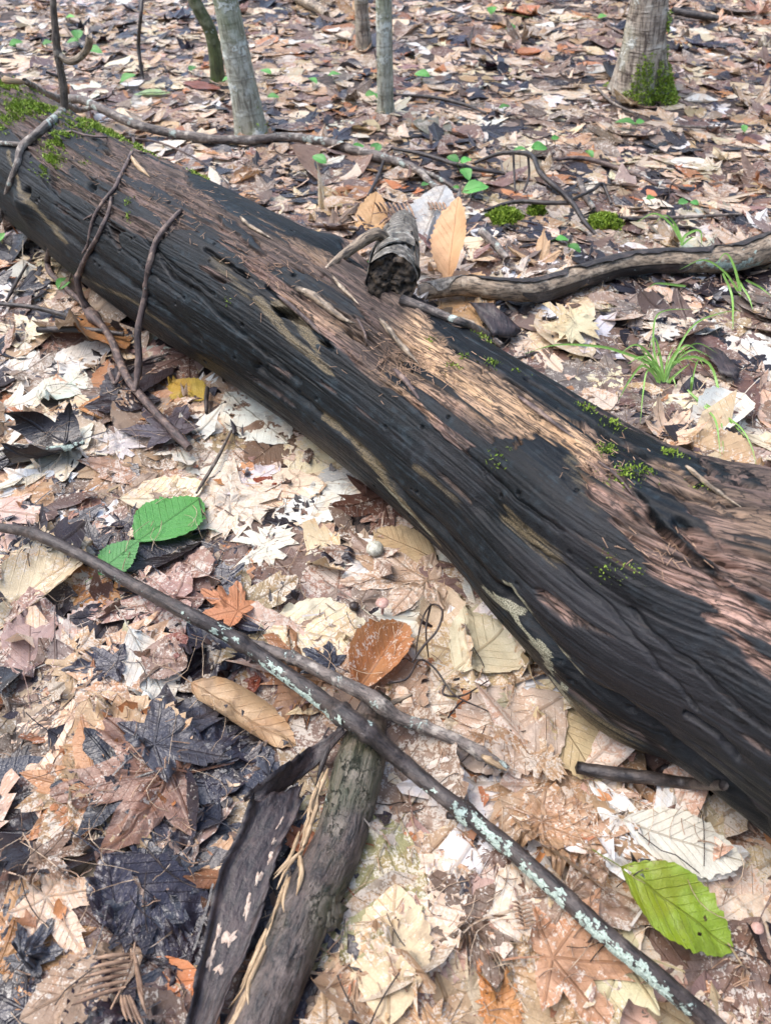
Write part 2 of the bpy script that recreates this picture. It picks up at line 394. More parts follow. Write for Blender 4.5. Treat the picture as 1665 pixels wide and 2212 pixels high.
# ------------------------------------------------------------------ ground sheet
def terr(x, y): return -.022 + .016*fbm(np.asarray(x)*2.3+7, np.asarray(y)*2.3, 3, 5) + .02*vn(np.asarray(x)*.5, np.asarray(y)*.5+3, 9)
near = np.linspace(-3.2, 3.2, 160); far = np.array([3.6, 4.2, 5, 6.5, 9, 14, 22, 35, 60])
gx = np.concatenate([-far[::-1], near, far]); gy = np.concatenate([-far[::-1]+1, np.linspace(-2.1, 6, 190), far+2.8])
X, Y = np.meshgrid(gx, gy, indexing='ij'); Z = terr(X, Y)
n0, n1 = X.shape; I = np.arange(n0*n1).reshape(n0, n1)
tag(mesh('ground', np.stack([X, Y, Z], -1).reshape(-1, 3), np.stack([I[:-1, :-1], I[1:, :-1], I[1:, 1:], I[:-1, 1:]], -1).reshape(-1, 4), M_HUMUS), kind='structure')

# ------------------------------------------------------------------ the fallen log: fitted tube, then carved surface
PAIRS = [((-170, 330), (-70, 130)), ((0, 455), (115, 222)), ((210, 620), (335, 343)), ((380, 745), (505, 420)), ((560, 870), (680, 495)),
         ((720, 975), (870, 630)), ((880, 1110), (1060, 745)), ((1040, 1265), (1240, 850)), ((1160, 1400), (1400, 950)),
         ((1310, 1545), (1560, 1008)), ((1478, 1652), (1730, 1035)), ((1640, 1774), (1900, 1085)), ((1825, 1915), (2080, 1160))]
db = np.array([nrm(ray(*b)) for b, t in PAIRS]); dt = np.array([nrm(ray(*t)) for b, t in PAIRS])
da = nrm(db+dt); Dk = np.full(len(PAIRS), 1.2); KZ = .80
for it in range(12):
    Cc = CAM+da*Dk[:, None]; ax = nrm(np.gradient(Cc, axis=0))
    nb = nrm(np.cross(ax, db)); nn = nrm(np.cross(ax, dt))
    al = .5*np.arccos(np.clip((nb*nn).sum(1), -1, 1))
    sa = np.linalg.norm(np.cross(ax, da), axis=1)
    rr = sa*np.sin(al)
    Dk = .5*Dk + .5*(CAMH/(KZ*rr-da[:, 2]))
RL = Dk*rr
for _ in range(2): RL[1:-1] = .25*RL[:-2]+.5*RL[1:-1]+.25*RL[2:]
NS, NT = 900, 500
LC, LS, LR = crom(Cc, NS, RL)
for _ in range(30): LC[1:-1] = .25*LC[:-2]+.5*LC[1:-1]+.25*LC[2:]
LT = nrm(np.gradient(LC, axis=0))
LN2 = np.array([0, 0, 1.])-LT*LT[:, 2:3]; LN2 = nrm(LN2)           # up
LN1 = nrm(np.cross(LT, LN2)); 
if LN1[NS//2] @ (CAM-LC[NS//2]) < 0: LN1 = -LN1                       # towards the camera side
R0 = .1
# angles: dense over the visible part, sparse underneath
th = np.concatenate([np.linspace(-62, 150, NT-14), np.linspace(150, 298, 15)[1:]]); th = np.radians(th); NT = len(th)
def lgrid(extra=0.0):
    return LC[:, None]+(LR[:, None]+extra)[..., None]*(np.cos(th)[None, :, None]*LN1[:, None]+np.sin(th)[None, :, None]*LN2[:, None])
G0 = lgrid(); GN = np.cos(th)[None, :, None]*LN1[:, None]+np.sin(th)[None, :, None]*LN2[:, None]
SS = np.repeat(LS[:, None], NT, 1); TT = np.repeat((th*R0)[None], NS, 0)
GP = proj(G0); FRONT = ((GN*(CAM-G0)).sum(-1) > 0)
_fi = np.argwhere(FRONT[::2, ::3]); _fi[:, 0] *= 2; _fi[:, 1] *= 3; _fp = GP[_fi[:, 0], _fi[:, 1]]
def lq(px, py):
    d = (_fp[:, 0]-px)**2+(_fp[:, 1]-py)**2; k = int(np.argmin(d)); i, j = _fi[k]; return i, j, math.sqrt(d[k])
def LQ(pts):
    return np.array([(LS[i], th[j]*R0) for i, j, _ in (lq(*p) for p in pts)])
def inside(poly, x, y):
    r = np.zeros(x.shape, bool); n = len(poly)
    for a in range(n):
        x1, y1 = poly[a]; x2, y2 = poly[(a+1) % n]
        if y1 == y2: continue
        r ^= ((y1 > y) != (y2 > y)) & (x < (x2-x1)*(y-y1)/(y2-y1)+x1)
    return r
def dline(pl, x, y, ks=1.0):
    """distance to polyline (s,t)"""
    d = np.full(x.shape, 9.)
    for a in range(len(pl)-1):
        p, q = pl[a], pl[a+1]; e = q-p; L2 = (e@e)+1e-12
        u = np.clip(((x-p[0])*e[0]+(y-p[1])*e[1])/L2, 0, 1)
        d = np.minimum(d, np.hypot(x-p[0]-u*e[0], y-p[1]-u*e[1]))
    return d
def dedge(poly, x, y): return dline(np.vstack([poly, poly[:1]]), x, y)

wx = SS + .014*fbm(SS*22, TT*220, 3, 31); wy = TT + .0032*fbm(SS*14, TT*260, 4, 37)+.0008*vn(SS*120, TT*500, 41)
FRONT_TOP = [(-200, 200), (0, 274), (26, 281), (57, 325), (85, 351), (108, 366), (120, 402), (154, 415), (195, 443), (231, 479), (267, 502), (300, 505),
             (340, 522), (385, 500), (441, 509), (498, 540), (537, 582), (569, 605), (583, 619), (625, 658), (668, 701), (710, 738), (752, 766), (781, 805),
             (826, 834), (877, 859), (917, 898), (945, 927), (982, 961), (1019, 986), (1067, 961), (1109, 980), (1126, 949), (1166, 946), (1208, 966),
             (1232, 982), (1260, 1027), (1254, 1044), (1274, 1078), (1310, 1114), (1350, 1156), (1380, 1209), (1411, 1240), (1442, 1266), (1479, 1280),
             (1523, 1310), (1530, 1345), (1580, 1380), (1640, 1440), (1720, 1510), (1850, 1600)]
ft = LQ(FRONT_TOP)
o_ = np.argsort(ft[:, 0]); ft = ft[o_]
skin_sd = np.interp(wx, ft[:, 0], ft[:, 1]) - wy                       # >0 below the boundary = skin
POLYS = [
 [(405, 360), (500, 400), (611, 455), (662, 485), (740, 530), (735, 560), (690, 540), (640, 515), (583, 505), (526, 480), (470, 440), (420, 410)],
 [(478, 470), (512, 484), (546, 512), (570, 545), (555, 540), (520, 510), (485, 490)],
 [(588, 570), (625, 582), (668, 594), (718, 622), (761, 650), (785, 685), (752, 678), (696, 650), (639, 630), (597, 600)],
 [(903, 653), (968, 702), (1024, 719), (1081, 740), (1152, 778), (1239, 832), (1310, 896), (1380, 938), (1436, 969), (1507, 997), (1515, 1024), (1523, 1044),
  (1543, 1078), (1591, 1117), (1570, 1105), (1535, 1070), (1501, 1036), (1450, 1000), (1400, 986), (1355, 960), (1305, 936), (1268, 916), (1239, 912), (1194, 886), (1137, 845), (1067, 799), (1010, 773), (973, 748), (928, 694)],
 [(1290, 944), (1355, 969), (1400, 1008), (1438, 1036), (1400, 1022), (1350, 985), (1300, 956)],
 [(1293, 969), (1324, 977), (1355, 991), (1414, 1031), (1424, 1064), (1450, 1076), (1493, 1109), (1535, 1143), (1571, 1181), (1507, 1141), (1470, 1131), (1490, 1165),
  (1521, 1205), (1563, 1247), (1591, 1272), (1636, 1277), (1680, 1300), (1850, 1400), (1850, 1450), (1680, 1338), (1619, 1304), (1577, 1273), (1521, 1225), (1465, 1167), (1428, 1136), (1394, 1091), (1355, 1052), (1333, 1023), (1305, 995)],
 [(1521, 993), (1563, 1014), (1593, 1047), (1571, 1040), (1535, 1012)], [(1605, 1019), (1660, 1052), (1640, 1052), (1610, 1035)],
 [(154, 355), (190, 380), (228, 412), (215, 420), (175, 395), (150, 370)], [(203, 303), (225, 318), (234, 335), (215, 328)],
 [(1340, 1085), (1360, 1100), (1372, 1125), (1352, 1112)], [(250, 430), (300, 455), (330, 480), (290, 470)],
]
HOLES = [[(1160, 1265), (1200, 1285), (1250, 1335), (1290, 1358), (1250, 1357), (1200, 1330), (1165, 1290)],
         [(435, 585), (455, 580), (500, 605), (490, 615), (455, 605)], [(115, 385), (135, 402), (130, 420), (118, 402)], [(242, 492), (268, 500), (265, 540), (252, 520)]]
for pl in POLYS:
    q = LQ(pl); d = dedge(q, wx, wy); skin_sd = np.maximum(skin_sd, np.where(inside(q, wx, wy), d, -d))
for pl in HOLES:
    q = LQ(pl); d = dedge(q, wx, wy); skin_sd = np.minimum(skin_sd, np.where(inside(q, wx, wy), -d, d))
# random worn spots through the skin, remnant flakes on the wood
worn = fbm(SS*6, TT*80, 4, 51)-.05
skin_sd = np.where(worn > .40, np.minimum(skin_sd, (.46-worn)*.03), skin_sd)
rem = fbm(SS*4.5+5, TT*120, 4, 57)
skin_sd = np.where((rem > .30), np.maximum(skin_sd, (rem-.36)*.03), skin_sd)
back = TT > math.radians(125)*R0
skin = sm(-.0012, .0012, skin_sd)
def glow(pts, wid, ks=1.0):
    q = LQ(pts); return np.exp(-(dline(q, wx, wy)/wid)**2)
tan = np.maximum.reduce([glow([(900, 700), (940, 790), (1040, 850), (1120, 895), (1190, 930), (1250, 990)], .022), .8*glow([(850, 790), (880, 830), (930, 880)], .02),
      .3*glow([(1440, 1000), (1560, 1090), (1665, 1170)], .012), .75*glow([(600, 640), (690, 690), (760, 720)], .008), .5*glow([(560, 470), (700, 560)], .012)])
pink = np.maximum.reduce([glow([(1270, 1040), (1330, 1100), (1400, 1180), (1480, 1240), (1560, 1330), (1700, 1440)], .02), .8*glow([(1180, 1280), (1280, 1350)], .02),
      .35*glow([(380, 440), (520, 560), (600, 620), (760, 760)], .014), .6*glow([(900, 860), (980, 900)], .016), .15*glow([(100, 280), (260, 380), (400, 470)], .02), .6*glow([(1500, 1150), (1600, 1230)], .02)])
pale = np.maximum.reduce([1.1*glow([(595, 655), (650, 700), (690, 748)], .006), .8*glow([(560, 650), (640, 740), (720, 810)], .005), glow([(700, 900), (780, 965), (830, 1015)], .005),
      .8*glow([(760, 950), (880, 1085), (960, 1180)], .005), .8*glow([(20, 330), (60, 420), (150, 520)], .005), .6*glow([(180, 590), (300, 650), (420, 740)], .005),
      .6*glow([(1100, 1120), (1200, 1210)], .01), .55*glow([(1230, 1000), (1300, 1090)], .01), .5*glow([(900, 1010), (1000, 1090)], .006), .7*glow([(1250, 1560), (1330, 1590)], .02), .5*glow([(460, 560), (540, 640)], .008)])
crust = np.maximum.reduce([glow([(1112, 1275), (1150, 1330), (1190, 1390), (1235, 1440)], .006), glow([(1165, 1390), (1215, 1470), (1245, 1510)], .005),
      .9*glow([(1040, 1255), (1110, 1320), (1165, 1400)], .004), .8*glow([(1480, 1665), (1600, 1760)], .006), .7*glow([(820, 1030), (930, 1150)], .004)])
grey = np.clip(np.maximum.reduce([glow([(1200, 1270), (1330, 1400), (1450, 1500), (1600, 1630), (1750, 1740)], .05), .6*glow([(1430, 1350), (1560, 1440), (1665, 1530)], .04), .5*glow([(940, 970), (1040, 1060)], .02)])
      + .35*sm(.0, .5, fbm(SS*5, TT*30, 3, 71)), 0, 1)

# carving
D = .006*fbm(SS*2.2, TT*9, 3, 81) + (.0055-.0045*skin)*fbm(SS*2.6, TT*42, 3, 83)
gr = fbm(SS*3.4+fbm(SS*9, TT*15, 2, 3)*.25, TT*150, 4, 85)
lt_ = (fbm(SS*4.2+.3*gr, TT*85, 4, 86)*.5+.5)*9; fr_ = lt_-np.floor(lt_); layer = (np.floor(lt_)+sm(.30, .62, fr_))/9
chop = vn(SS*70+vn(SS*20, TT*150, 7)*1.5, TT*420, 88)
D += (1-skin)*(.0040*gr + .018*(layer-.5) + .0014*fbm(SS*10, TT*460, 3, 87) + .0004*chop) + skin*(.0005*fbm(SS*4, TT*210, 3, 89)+.0006*fbm(SS*18, TT*640, 2, 90))
D += .0034*sm(-.0016, .0010, skin_sd) - .0028*np.exp(-((skin_sd+.0022)/.0016)**2)
# splits along the grain
for fs_, ft_, wd_, dp_, sd0 in ((2.0, 60, .05, .008, 91), (3.0, 105, .07, .006, 191), (5.0, 170, .10, .004, 291)):
    spl = np.abs(vn(SS*fs_+3, TT*ft_+.5*vn(SS*9, TT*30, 5), sd0)); spn = sm(-.05, .35, vn(SS*fs_*2.2, TT*ft_*.35, sd0+2)); D -= spn*dp_*(1-.88*skin)*np.exp(-(spl/(wd_*(1-.55*skin)))**2)
CR = [([(870, 850), (950, 932), (1050, 1015), (1130, 1092), (1210, 1145)], .0014, .006), ([(1142, 1182), (1200, 1215), (1257, 1267), (1310, 1310), (1357, 1367), (1420, 1440), (1500, 1530)], .0014, .005),
      ([(1360, 1310), (1407, 1372), (1532, 1472), (1662, 1582)], .0016, .007), ([(85, 375), (130, 430), (200, 480), (270, 540), (330, 590), (400, 640)], .0014, .005),
      ([(350, 560), (385, 602), (433, 630), (478, 681), (512, 706), (583, 766), (650, 820)], .0025, .010), ([(577, 619), (639, 675), (682, 718), (720, 755)], .0018, .010),
      ([(300, 500), (360, 560), (470, 640)], .0015, .007), ([(440, 540), (540, 600)], .002, .009),
      ([(1137, 822), (1190, 855), (1239, 889), (1262, 903), (1316, 942), (1378, 970), (1411, 995), (1450, 1009), (1500, 1045)], .0028, .014),
      ([(950, 735), (1010, 778), (1067, 806), (1130, 845)], .0022, .008), ([(1000, 728), (1080, 770), (1140, 815)], .0012, .005),
      ([(1470, 1133), (1500, 1160), (1540, 1190), (1600, 1240)], .0026, .010), ([(1400, 1105), (1470, 1180), (1560, 1265), (1650, 1335)], .0022, .009),
      ([(1300, 1005), (1380, 1080), (1460, 1165)], .0018, .006), ([(1480, 1540), (1560, 1590), (1600, 1640)], .0022, .009),
      ([(560, 790), (640, 852), (720, 915), (800, 985), (880, 1070), (960, 1150), (1040, 1230), (1100, 1290)], .0055, .009),
      ([(1100, 1290), (1180, 1390), (1260, 1470), (1350, 1530), (1450, 1600), (1560, 1690), (1650, 1770)], .008, .016),
      ([(1050, 1090), (1120, 1160), (1250, 1230), (1350, 1320)], .010, .007), ([(120, 480), (200, 540), (330, 640), (440, 730)], .006, .006)]
for pts, wd_, dp in CR:
    q = LQ(pts); dd = dline(q, SS+.004*vn(SS*60, TT*60, 95), TT+.0012*vn(SS*90, TT*40, 97)); D -= dp*np.exp(-(dd/wd_)**2)*(.75+.25*vn(SS*50, TT*9, 99))
def blob(px, py, rs, rt):
    (s0, t0), = LQ([(px, py)]); return np.exp(-((SS-s0)/rs)**2-((TT-t0)/rt)**2)
D += .016*blob(62, 440, .03, .02) - .014*blob(70, 418, .008, .006)                       # knot
D += .012*blob(1290, 1590, .04, .016) + .006*blob(1240, 1080, .12, .03) + .006*blob(1130, 1010, .08, .03)
D += .010*blob(735, 520, .03, .02) - .012*blob(850, 745, .05, .025) - .004*blob(1540, 1180, .05, .012)
D -= .012*blob(200, 405, .01, .006)+.008*blob(840, 780, .04, .012)
for pl, dp in (([(585, 664), (610, 658), (640, 676), (662, 702), (640, 700), (605, 684)], .024), ([(690, 728), (712, 738), (705, 750), (690, 742)], .014), ([(735, 700), (775, 712), (790, 740), (760, 735)], .012),
               ([(1090, 1410), (1110, 1420), (1100, 1440)], .0)):
    q = LQ(pl); d = np.where(inside(q, wx, wy), dedge(q, wx, wy), 0); D -= dp*sm(0, .0022, d)
hr = np.random.default_rng(5)
for _ in range(170):                                                                       # beetle holes
    i = hr.integers(40, NS-80); j = hr.integers(20, NT-90); dd = np.s_[max(0, i-6):i+6, max(0, j-14):j+14]
    r_ = hr.uniform(.0012, .0022)
    D[dd] -= .007*np.exp(-(((SS[dd]-LS[i])**2+(TT[dd]-th[j]*R0)**2)/r_**2)**2)
D *= sm(0, .25, (LR/R0)[:, None])
GL = G0 + GN*D[..., None]
n0, n1 = NS, NT; I = np.arange(n0*n1).reshape(n0, n1); J = np.roll(I, -1, 1)
lf = np.stack([I[:-1], J[:-1], J[1:], I[1:]], -1).reshape(-1, 4)
# orientation check
va, vb, vc = GL.reshape(-1, 3)[lf[5000, 0]], GL.reshape(-1, 3)[lf[5000, 1]], GL.reshape(-1, 3)[lf[5000, 2]]
if np.cross(vb-va, vc-va) @ GN.reshape(-1, 3)[lf[5000, 0]] < 0: lf = lf[:, ::-1]
LOGO = LC[NS//2]*np.array([1, 1, 0])
log = empty('fallen_log', LOGO, 'long rotting fallen log, blackened skin over pinkish brown bare wood', 'log')
capV = [GL[0].mean(0), GL[-1].mean(0)]; nv = NS*NT
c0 = np.stack([np.full(NT, nv), np.arange(NT), (np.arange(NT)+1) % NT], 1); b_ = (NS-1)*NT
c1 = np.stack([np.full(NT, nv+1), b_+np.arange(NT), b_+(np.arange(NT)+1) % NT], 1)
ext = lambda a: np.vstack([a, a[:1], a[-1:]])
lo = mesh('log_body', np.vstack([GL.reshape(-1, 3), capV]), [lf, c0, c1], M_LOG, log, {
    'luv': ext(np.stack([SS, TT, 0*SS], -1).reshape(-1, 3)), 'msk': ext(np.stack([skin, tan, pink], -1).reshape(-1, 3)),
    'mskb': ext(np.stack([pale, crust, grey], -1).reshape(-1, 3))})

# ------------------------------------------------------------------ litter height field
HX0, HX1, HY0, HY1, HC = -3.4, 3.4, -.6, 5.2, .006
hx = np.arange(HX0, HX1, HC); hy = np.arange(HY0, HY1, HC)
H = terr(*np.meshgrid(hx, hy, indexing='ij'))
def hidx(x, y):
    return np.clip(((x-HX0)/HC).astype(int), 0, H.shape[0]-1), np.clip(((y-HY0)/HC).astype(int), 0, H.shape[1]-1)
def hs(x, y, r=.012):
    i, j = hidx(np.array([x]), np.array([y])); k = max(1, int(r/HC)); i = i[0]; j = j[0]
    return float(H[max(0, i-k):i+k+1, max(0, j-k):j+k+1].max())
def PL(px, py, off=0.0, r=.012):
    z = 0.0
    for _ in range(4): p = PZ(px, py, z+off); z = hs(p[0], p[1], r)
    return PZ(px, py, z+off)
def onlog(px, py, tol=7):
    i, j, d = lq(px, py); return (i, j) if d < tol else None
def SF(px, py, off=0.0):
    """first surface under a pixel: log or litter, lifted by off towards the camera side"""
    h = onlog(px, py)
    if h: 
        p = GL[h]; t = depth(p)/1.0; d = ray(px, py); q = CAM+d*(depth(p)); return q - nrm(d)*off*.6 + np.array([0, 0, off*.6])
    return PL(px, py, off)
# log footprint
def log_cover(x, y):
    k = int(np.argmin((LC[::6, 0]-x)**2+(LC[::6, 1]-y)**2))*6
    return math.hypot(LC[k, 0]-x, LC[k, 1]-y)/LR[k]

# ------------------------------------------------------------------ leaf templates: (x, y, |u|, v, faces)
def t_pinnate(nv, nu, peak=.45, teeth=0, seed=0, pet=True, tip=1.0):
    r = np.random.default_rng(seed)
    v = np.linspace(0, 1, nv); u = np.linspace(-1, 1, 2*nu+1)
    wd = np.where(v < peak, np.sin(.5*np.pi*v/peak)**.75, np.cos(.5*np.pi*((v-peak)/(1-peak))**1.05)**.85)*.5
    wd = np.clip(wd, .004, None)
    wd = wd*(1+.05*r.normal(size=nv)*(v > .05))
    if teeth: wd = wd*(1+.026*np.where(np.arange(nv) % 2 == 0, 1, -1)*(v > .06)*(v < .97))
    X = u[None]*wd[:, None]; Y = np.repeat(v[:, None], len(u), 1) + .10*np.abs(u)[None]**1.5*wd[:, None]
    Xm = X + .02*np.sin(v*3+r.uniform(0, 6))[:, None]
    n1 = len(u); I = np.arange(nv*n1).reshape(nv, n1)
    q = np.stack([I[:-1, :-1], I[:-1, 1:], I[1:, 1:], I[1:, :-1]], -1).reshape(-1, 4)
    x = Xm.ravel(); y = Y.ravel(); au = np.abs(X).ravel(); vv = Y.ravel()
    if pet:
        k = len(x); py_ = np.array([0, -.08, -.17, -.25]); pw = .008; bx = .06*r.normal()
        px_ = bx*np.linspace(0, 1, 4)**2
        x = np.concatenate([x, np.stack([px_-pw, px_+pw], 1).ravel()+Xm[0].mean()]); y = np.concatenate([y, np.repeat(py_, 2)])
        au = np.concatenate([au, np.zeros(8)]); vv = np.concatenate([vv, np.zeros(8)])
        i = np.arange(3)*2+k; q = np.vstack([q, np.stack([i, i+2, i+3, i+1], 1)])
    return x, y-.5, au, vv, q
def t_palmate(rings, dense, seed=0):
    r = np.random.default_rng(seed)
    va = np.radians([-105, -52, 0, 52, 105]); j = lambda s=.04: 1+r.normal()*s
    half = [(0, 1.0), (5, .86), (9, .74), (12.5, .80), (16, .60), (25, .40), (33, .56), (37, .68), (41, .70), (47, .80), (52, .90), (56, .76), (61, .66), (65, .68), (70, .50),
            (78, .34), (90, .44), (97, .48), (105, .56), (112, .42), (122, .34), (140, .24), (158, .20), (172, .12), (180, .02)]
    ang = []; rad = []
    for sgn in (-1, 1):
        for a, ra in half:
            if a == 0 and sgn == -1: continue
            if a == 180 and sgn == 1: continue
            ang.append(sgn*a); rad.append(ra*j() if a < 170 else ra)
    ang = np.radians(np.array(ang)); rad = np.array(rad); o = np.argsort(ang); ang = ang[o]; rad = rad[o]
    if dense:
        a2 = np.sort(np.concatenate([ang, (ang[:-1]+ang[1:])/2])); rad = np.interp(a2, ang, rad)*(1+.02*r.normal(size=len(a2))); ang = a2
    fr = np.linspace(0, 1, rings+1)[1:]**.85
    na = len(ang)
    X = np.concatenate([[0], (np.sin(ang)[None]*rad[None]*fr[:, None]).ravel()]); Y = np.concatenate([[0], (np.cos(ang)[None]*rad[None]*fr[:, None]).ravel()])
    A = np.concatenate([[0], np.repeat(ang[None], rings, 0).ravel()]); Rr = np.hypot(X, Y)
    dv = A[:, None]-va[None]; kk = np.argmin(np.abs(dv), 1); a = dv[np.arange(len(A)), kk]
    au = np.abs(Rr*np.sin(a)); vv = Rr*np.cos(a)
    i = np.arange(na)
    T = np.stack([0*i, 1+(i+1) % na, 1+i], 1); Q = []
    for k in range(rings-1):
        b0 = 1+k*na; b1 = b0+na; Q.append(np.stack([b0+i, b0+(i+1) % na, b1+(i+1) % na, b1+i], 1))
    sc = .62
    x, y = X*sc, Y*sc-.22
    k = len(x); py_ = np.array([0, -.12, -.26, -.4]); pw = .007; px_ = .1*r.normal()*np.linspace(0, 1, 4)**2
    x = np.concatenate([x, np.stack([px_-pw, px_+pw], 1).ravel()]); y = np.concatenate([y, np.repeat(py_, 2)*.8-.22])
    au = np.concatenate([au, np.zeros(8)]); vv = np.concatenate([vv, np.zeros(8)])
    ii = np.arange(3)*2+k; Q.append(np.stack([ii, ii+2, ii+3, ii+1], 1))
    return x, y, au, vv, [T, np.vstack(Q)]
def t_scrap(na, rings, seed=0):
    r = np.random.default_rng(seed)
    ang = np.sort(np.linspace(0, 2*np.pi, na, endpoint=False)+r.normal(size=na)*.12)
    rad = .42*(1+.35*np.sin(ang*2+r.uniform(0, 6))*r.uniform(.3, 1)+.28*r.normal(size=na)); rad = np.clip(rad, .12, .75)
    fr = np.linspace(0, 1, rings+1)[1:]
    X = np.concatenate([[0], (np.cos(ang)*rad*fr[:, None]).ravel()]); Y = np.concatenate([[0], (np.sin(ang)*rad*fr[:, None]).ravel()*.8])
    i = np.arange(na); T = np.stack([0*i, 1+i, 1+(i+1) % na], 1); Q = []
    for k in range(rings-1):
        b0 = 1+k*na; b1 = b0+na; Q.append(np.stack([b0+i, b1+i, b1+(i+1) % na, b0+(i+1) % na], 1))
    o = r.uniform(.03, .3); return X, Y, np.abs(X+o), Y+.5, [T]+([np.vstack(Q)] if Q else [])
def fl(f): return f if isinstance(f, list) else [f]
TPL = {'hi': {}, 'mid': {}, 'lo': {}}
for q_, (a, b, c, d, e, f_) in {'hi': (34, 8, 7, True, 44, 5), 'mid': (17, 3, 3, False, 22, 3), 'lo': (9, 2, 1, False, 10, 1)}.items():
    TPL[q_]['beech'] = [t_pinnate(a, b, .45, q_ != 'lo', s) for s in range(4)]
    TPL[q_]['birch'] = [t_pinnate(a, b, .36, q_ != 'lo', s+10) for s in range(4)]
    TPL[q_]['maple'] = [t_palmate(c, d, s+20) for s in range(6)]
    TPL[q_]['scrap'] = [t_scrap(e, f_, s+30) for s in range(10)]
WR = {'beech': .60, 'birch': .76, 'maple': 1.0, 'scrap': 1.0}

def shape_leaf(kind, L, q='mid', cup=0., bend=0., wave=.0, roll=None, rs=None, wr=None, holes=0., tpl=None, fold=0., corr=None):
    """returns local verts, faces, luv"""
    rs = rs or rng
    x, y, au, v, fs = TPL[q][kind][rs.integers(len(TPL[q][kind])) if tpl is None else tpl]
    x = x*L*(wr or WR[kind]*(1 if kind in ('maple', 'scrap') else rs.uniform(.88, 1.12))); y = y*L
    z = cup*x*x/L*4 + bend*y*y/L*2
    p = rs.uniform(0, 6.28, 8); k = 2*np.pi/L
    z = z + wave*L*(np.sin(k*1.1*x+p[0]+1.5*np.sin(k*.9*y+p[1]))*.5+np.sin(k*1.7*y+p[2]+k*.8*x)*.35+np.sin(k*3.1*x+k*2.3*y+p[3])*.22+np.sin(k*4.7*x-k*4.1*y+p[4])*.16)
    if corr is None: corr = .0
    if corr: z = z + corr*L*np.abs(np.sin((v-.62*au)*10.5*np.pi))*np.clip(au*8, 0, 1)
    if fold: z = z + fold*np.abs(x)
    if roll:
        s = np.where(x > 0, 1, -1); r_ = roll*L; a = np.abs(x)/r_; x = s*r_*np.sin(np.clip(a, 0, 2.6)); z = z + r_*(1-np.cos(np.clip(a, 0, 2.6)))
    fs = fl(fs)
    if holes:
        out = []
        for f in fs:
            cx = au[f].mean(1)*9; cy = v[f].mean(1)*9
            m = fbm(cx+p[5]*9, cy+p[6]*9, 2, 3) < (1-holes)*.75
            out.append(f[m])
        fs = out
    return np.stack([x, y, z], 1), fs, np.stack([au, v, 0*v], 1)

def lay(V, cx, cy, yaw, tx=0., ty=0., lift=.0006, conform=True, upd=True, stack=.004):
    """put a local leaf on the litter"""
    c, s = math.cos(yaw), math.sin(yaw)
    X = cx+V[:, 0]*c-V[:, 1]*s; Yv = cy+V[:, 0]*s+V[:, 1]*c
    i, j = hidx(X, Yv); h = H[i, j]
    hm = h.mean()
    dx, dy = X-cx, Yv-cy
    # gentle plane through the heap
    gxx = (dx*dx).sum()+1e-5; gyy = (dy*dy).sum()+1e-5
    ax_ = np.clip((dx*(h-hm)).sum()/gxx, -.35, .35); ay_ = np.clip((dy*(h-hm)).sum()/gyy, -.35, .35)
    base = hm+ax_*dx+ay_*dy
    z = base+V[:, 2]+V[:, 0]*tx+V[:, 1]*ty
    if conform:
        low = z < h+lift
        z = np.where(low, h+lift+(z-h-lift)*.06, z)
    else: z = z+max(0., float(np.percentile(h-z, 97)))+.001
    if upd: np.maximum.at(H, (i, j), np.minimum(z, h+stack))
    return np.stack([X, Yv, z], 1)

PAL = {'cream': (.60, .47, .325), 'white': (.72, .69, .62), 'tan': (.40, .27, .155), 'orange': (.42, .19, .08), 'pink': (.30, .20, .145),
       'brown': (.150, .092, .068), 'dark': (.022, .015, .018), 'slate': (.036, .034, .046), 'red': (.19, .045, .02), 'grey': (.20, .155, .125),
       'yellow': (.52, .36, .07), 'green': (.085, .27, .055), 'lime': (.24, .43, .02), 'palegreen': (.26, .34, .16), 'seed': (.11, .34, .07)}
WET = {'dark': .95, 'slate': 1.0, 'brown': .6, 'red': .6, 'grey': .6, 'orange': .4, 'pink': .45, 'tan': .3, 'cream': .2, 'white': .15, 'yellow': .4, 'green': .45, 'lime': .5, 'palegreen': .3, 'seed': .4}
FUN = {'dark': .04, 'slate': .16, 'brown': .42, 'red': .0, 'grey': .5, 'orange': .3, 'pink': .72, 'tan': .66, 'cream': .8, 'white': .9, 'yellow': 0, 'green': 0, 'lime': 0, 'palegreen': 0, 'seed': 0}
ZONES = {'far':   (('brown', .15), ('tan', .18), ('cream', .22), ('white', .06), ('pink', .18), ('slate', .10), ('orange', .05), ('dark', .04), ('grey', .08)),
         'right': (('grey', .26), ('brown', .14), ('cream', .20), ('white', .13), ('dark', .13), ('pink', .10), ('tan', .06)),
         'left':  (('cream', .26), ('pink', .22), ('white', .11), ('dark', .17), ('brown', .12), ('tan', .10), ('slate', .08), ('orange', .05)),
         'bl':    (('slate', .23), ('dark', .21), ('brown', .25), ('pink', .14), ('orange', .06), ('tan', .06), ('cream', .05)),
         'br':    (('tan', .28), ('cream', .28), ('pink', .20), ('orange', .05), ('white', .05), ('brown', .12), ('dark', .06)),
         'mid':   (('tan', .28), ('cream', .34), ('pink', .16), ('brown', .10), ('dark', .06), ('white', .14))}
def zone(p):
    q = proj(np.array([p[0], p[1], 0.]))
    x, y = q[0]+120*vn(p[0]*4, p[1]*4, 3), q[1]+90*vn(p[0]*4, p[1]*4, 8)
    if y < 560-.0*x and not (x > 1000 and y > 520): return 'far'
    if x > 1000 and y < 1100: return 'right'
    if y > 1500: return 'bl' if x < 760 else 'br'
    if x > 640: return 'mid'
    return 'left' if y < 1560 else 'bl'
def pick(z, r):
    ks, ws = zip(*ZONES[z]); return ks[int(np.searchsorted(np.cumsum(ws)/sum(ws), r.random()))]
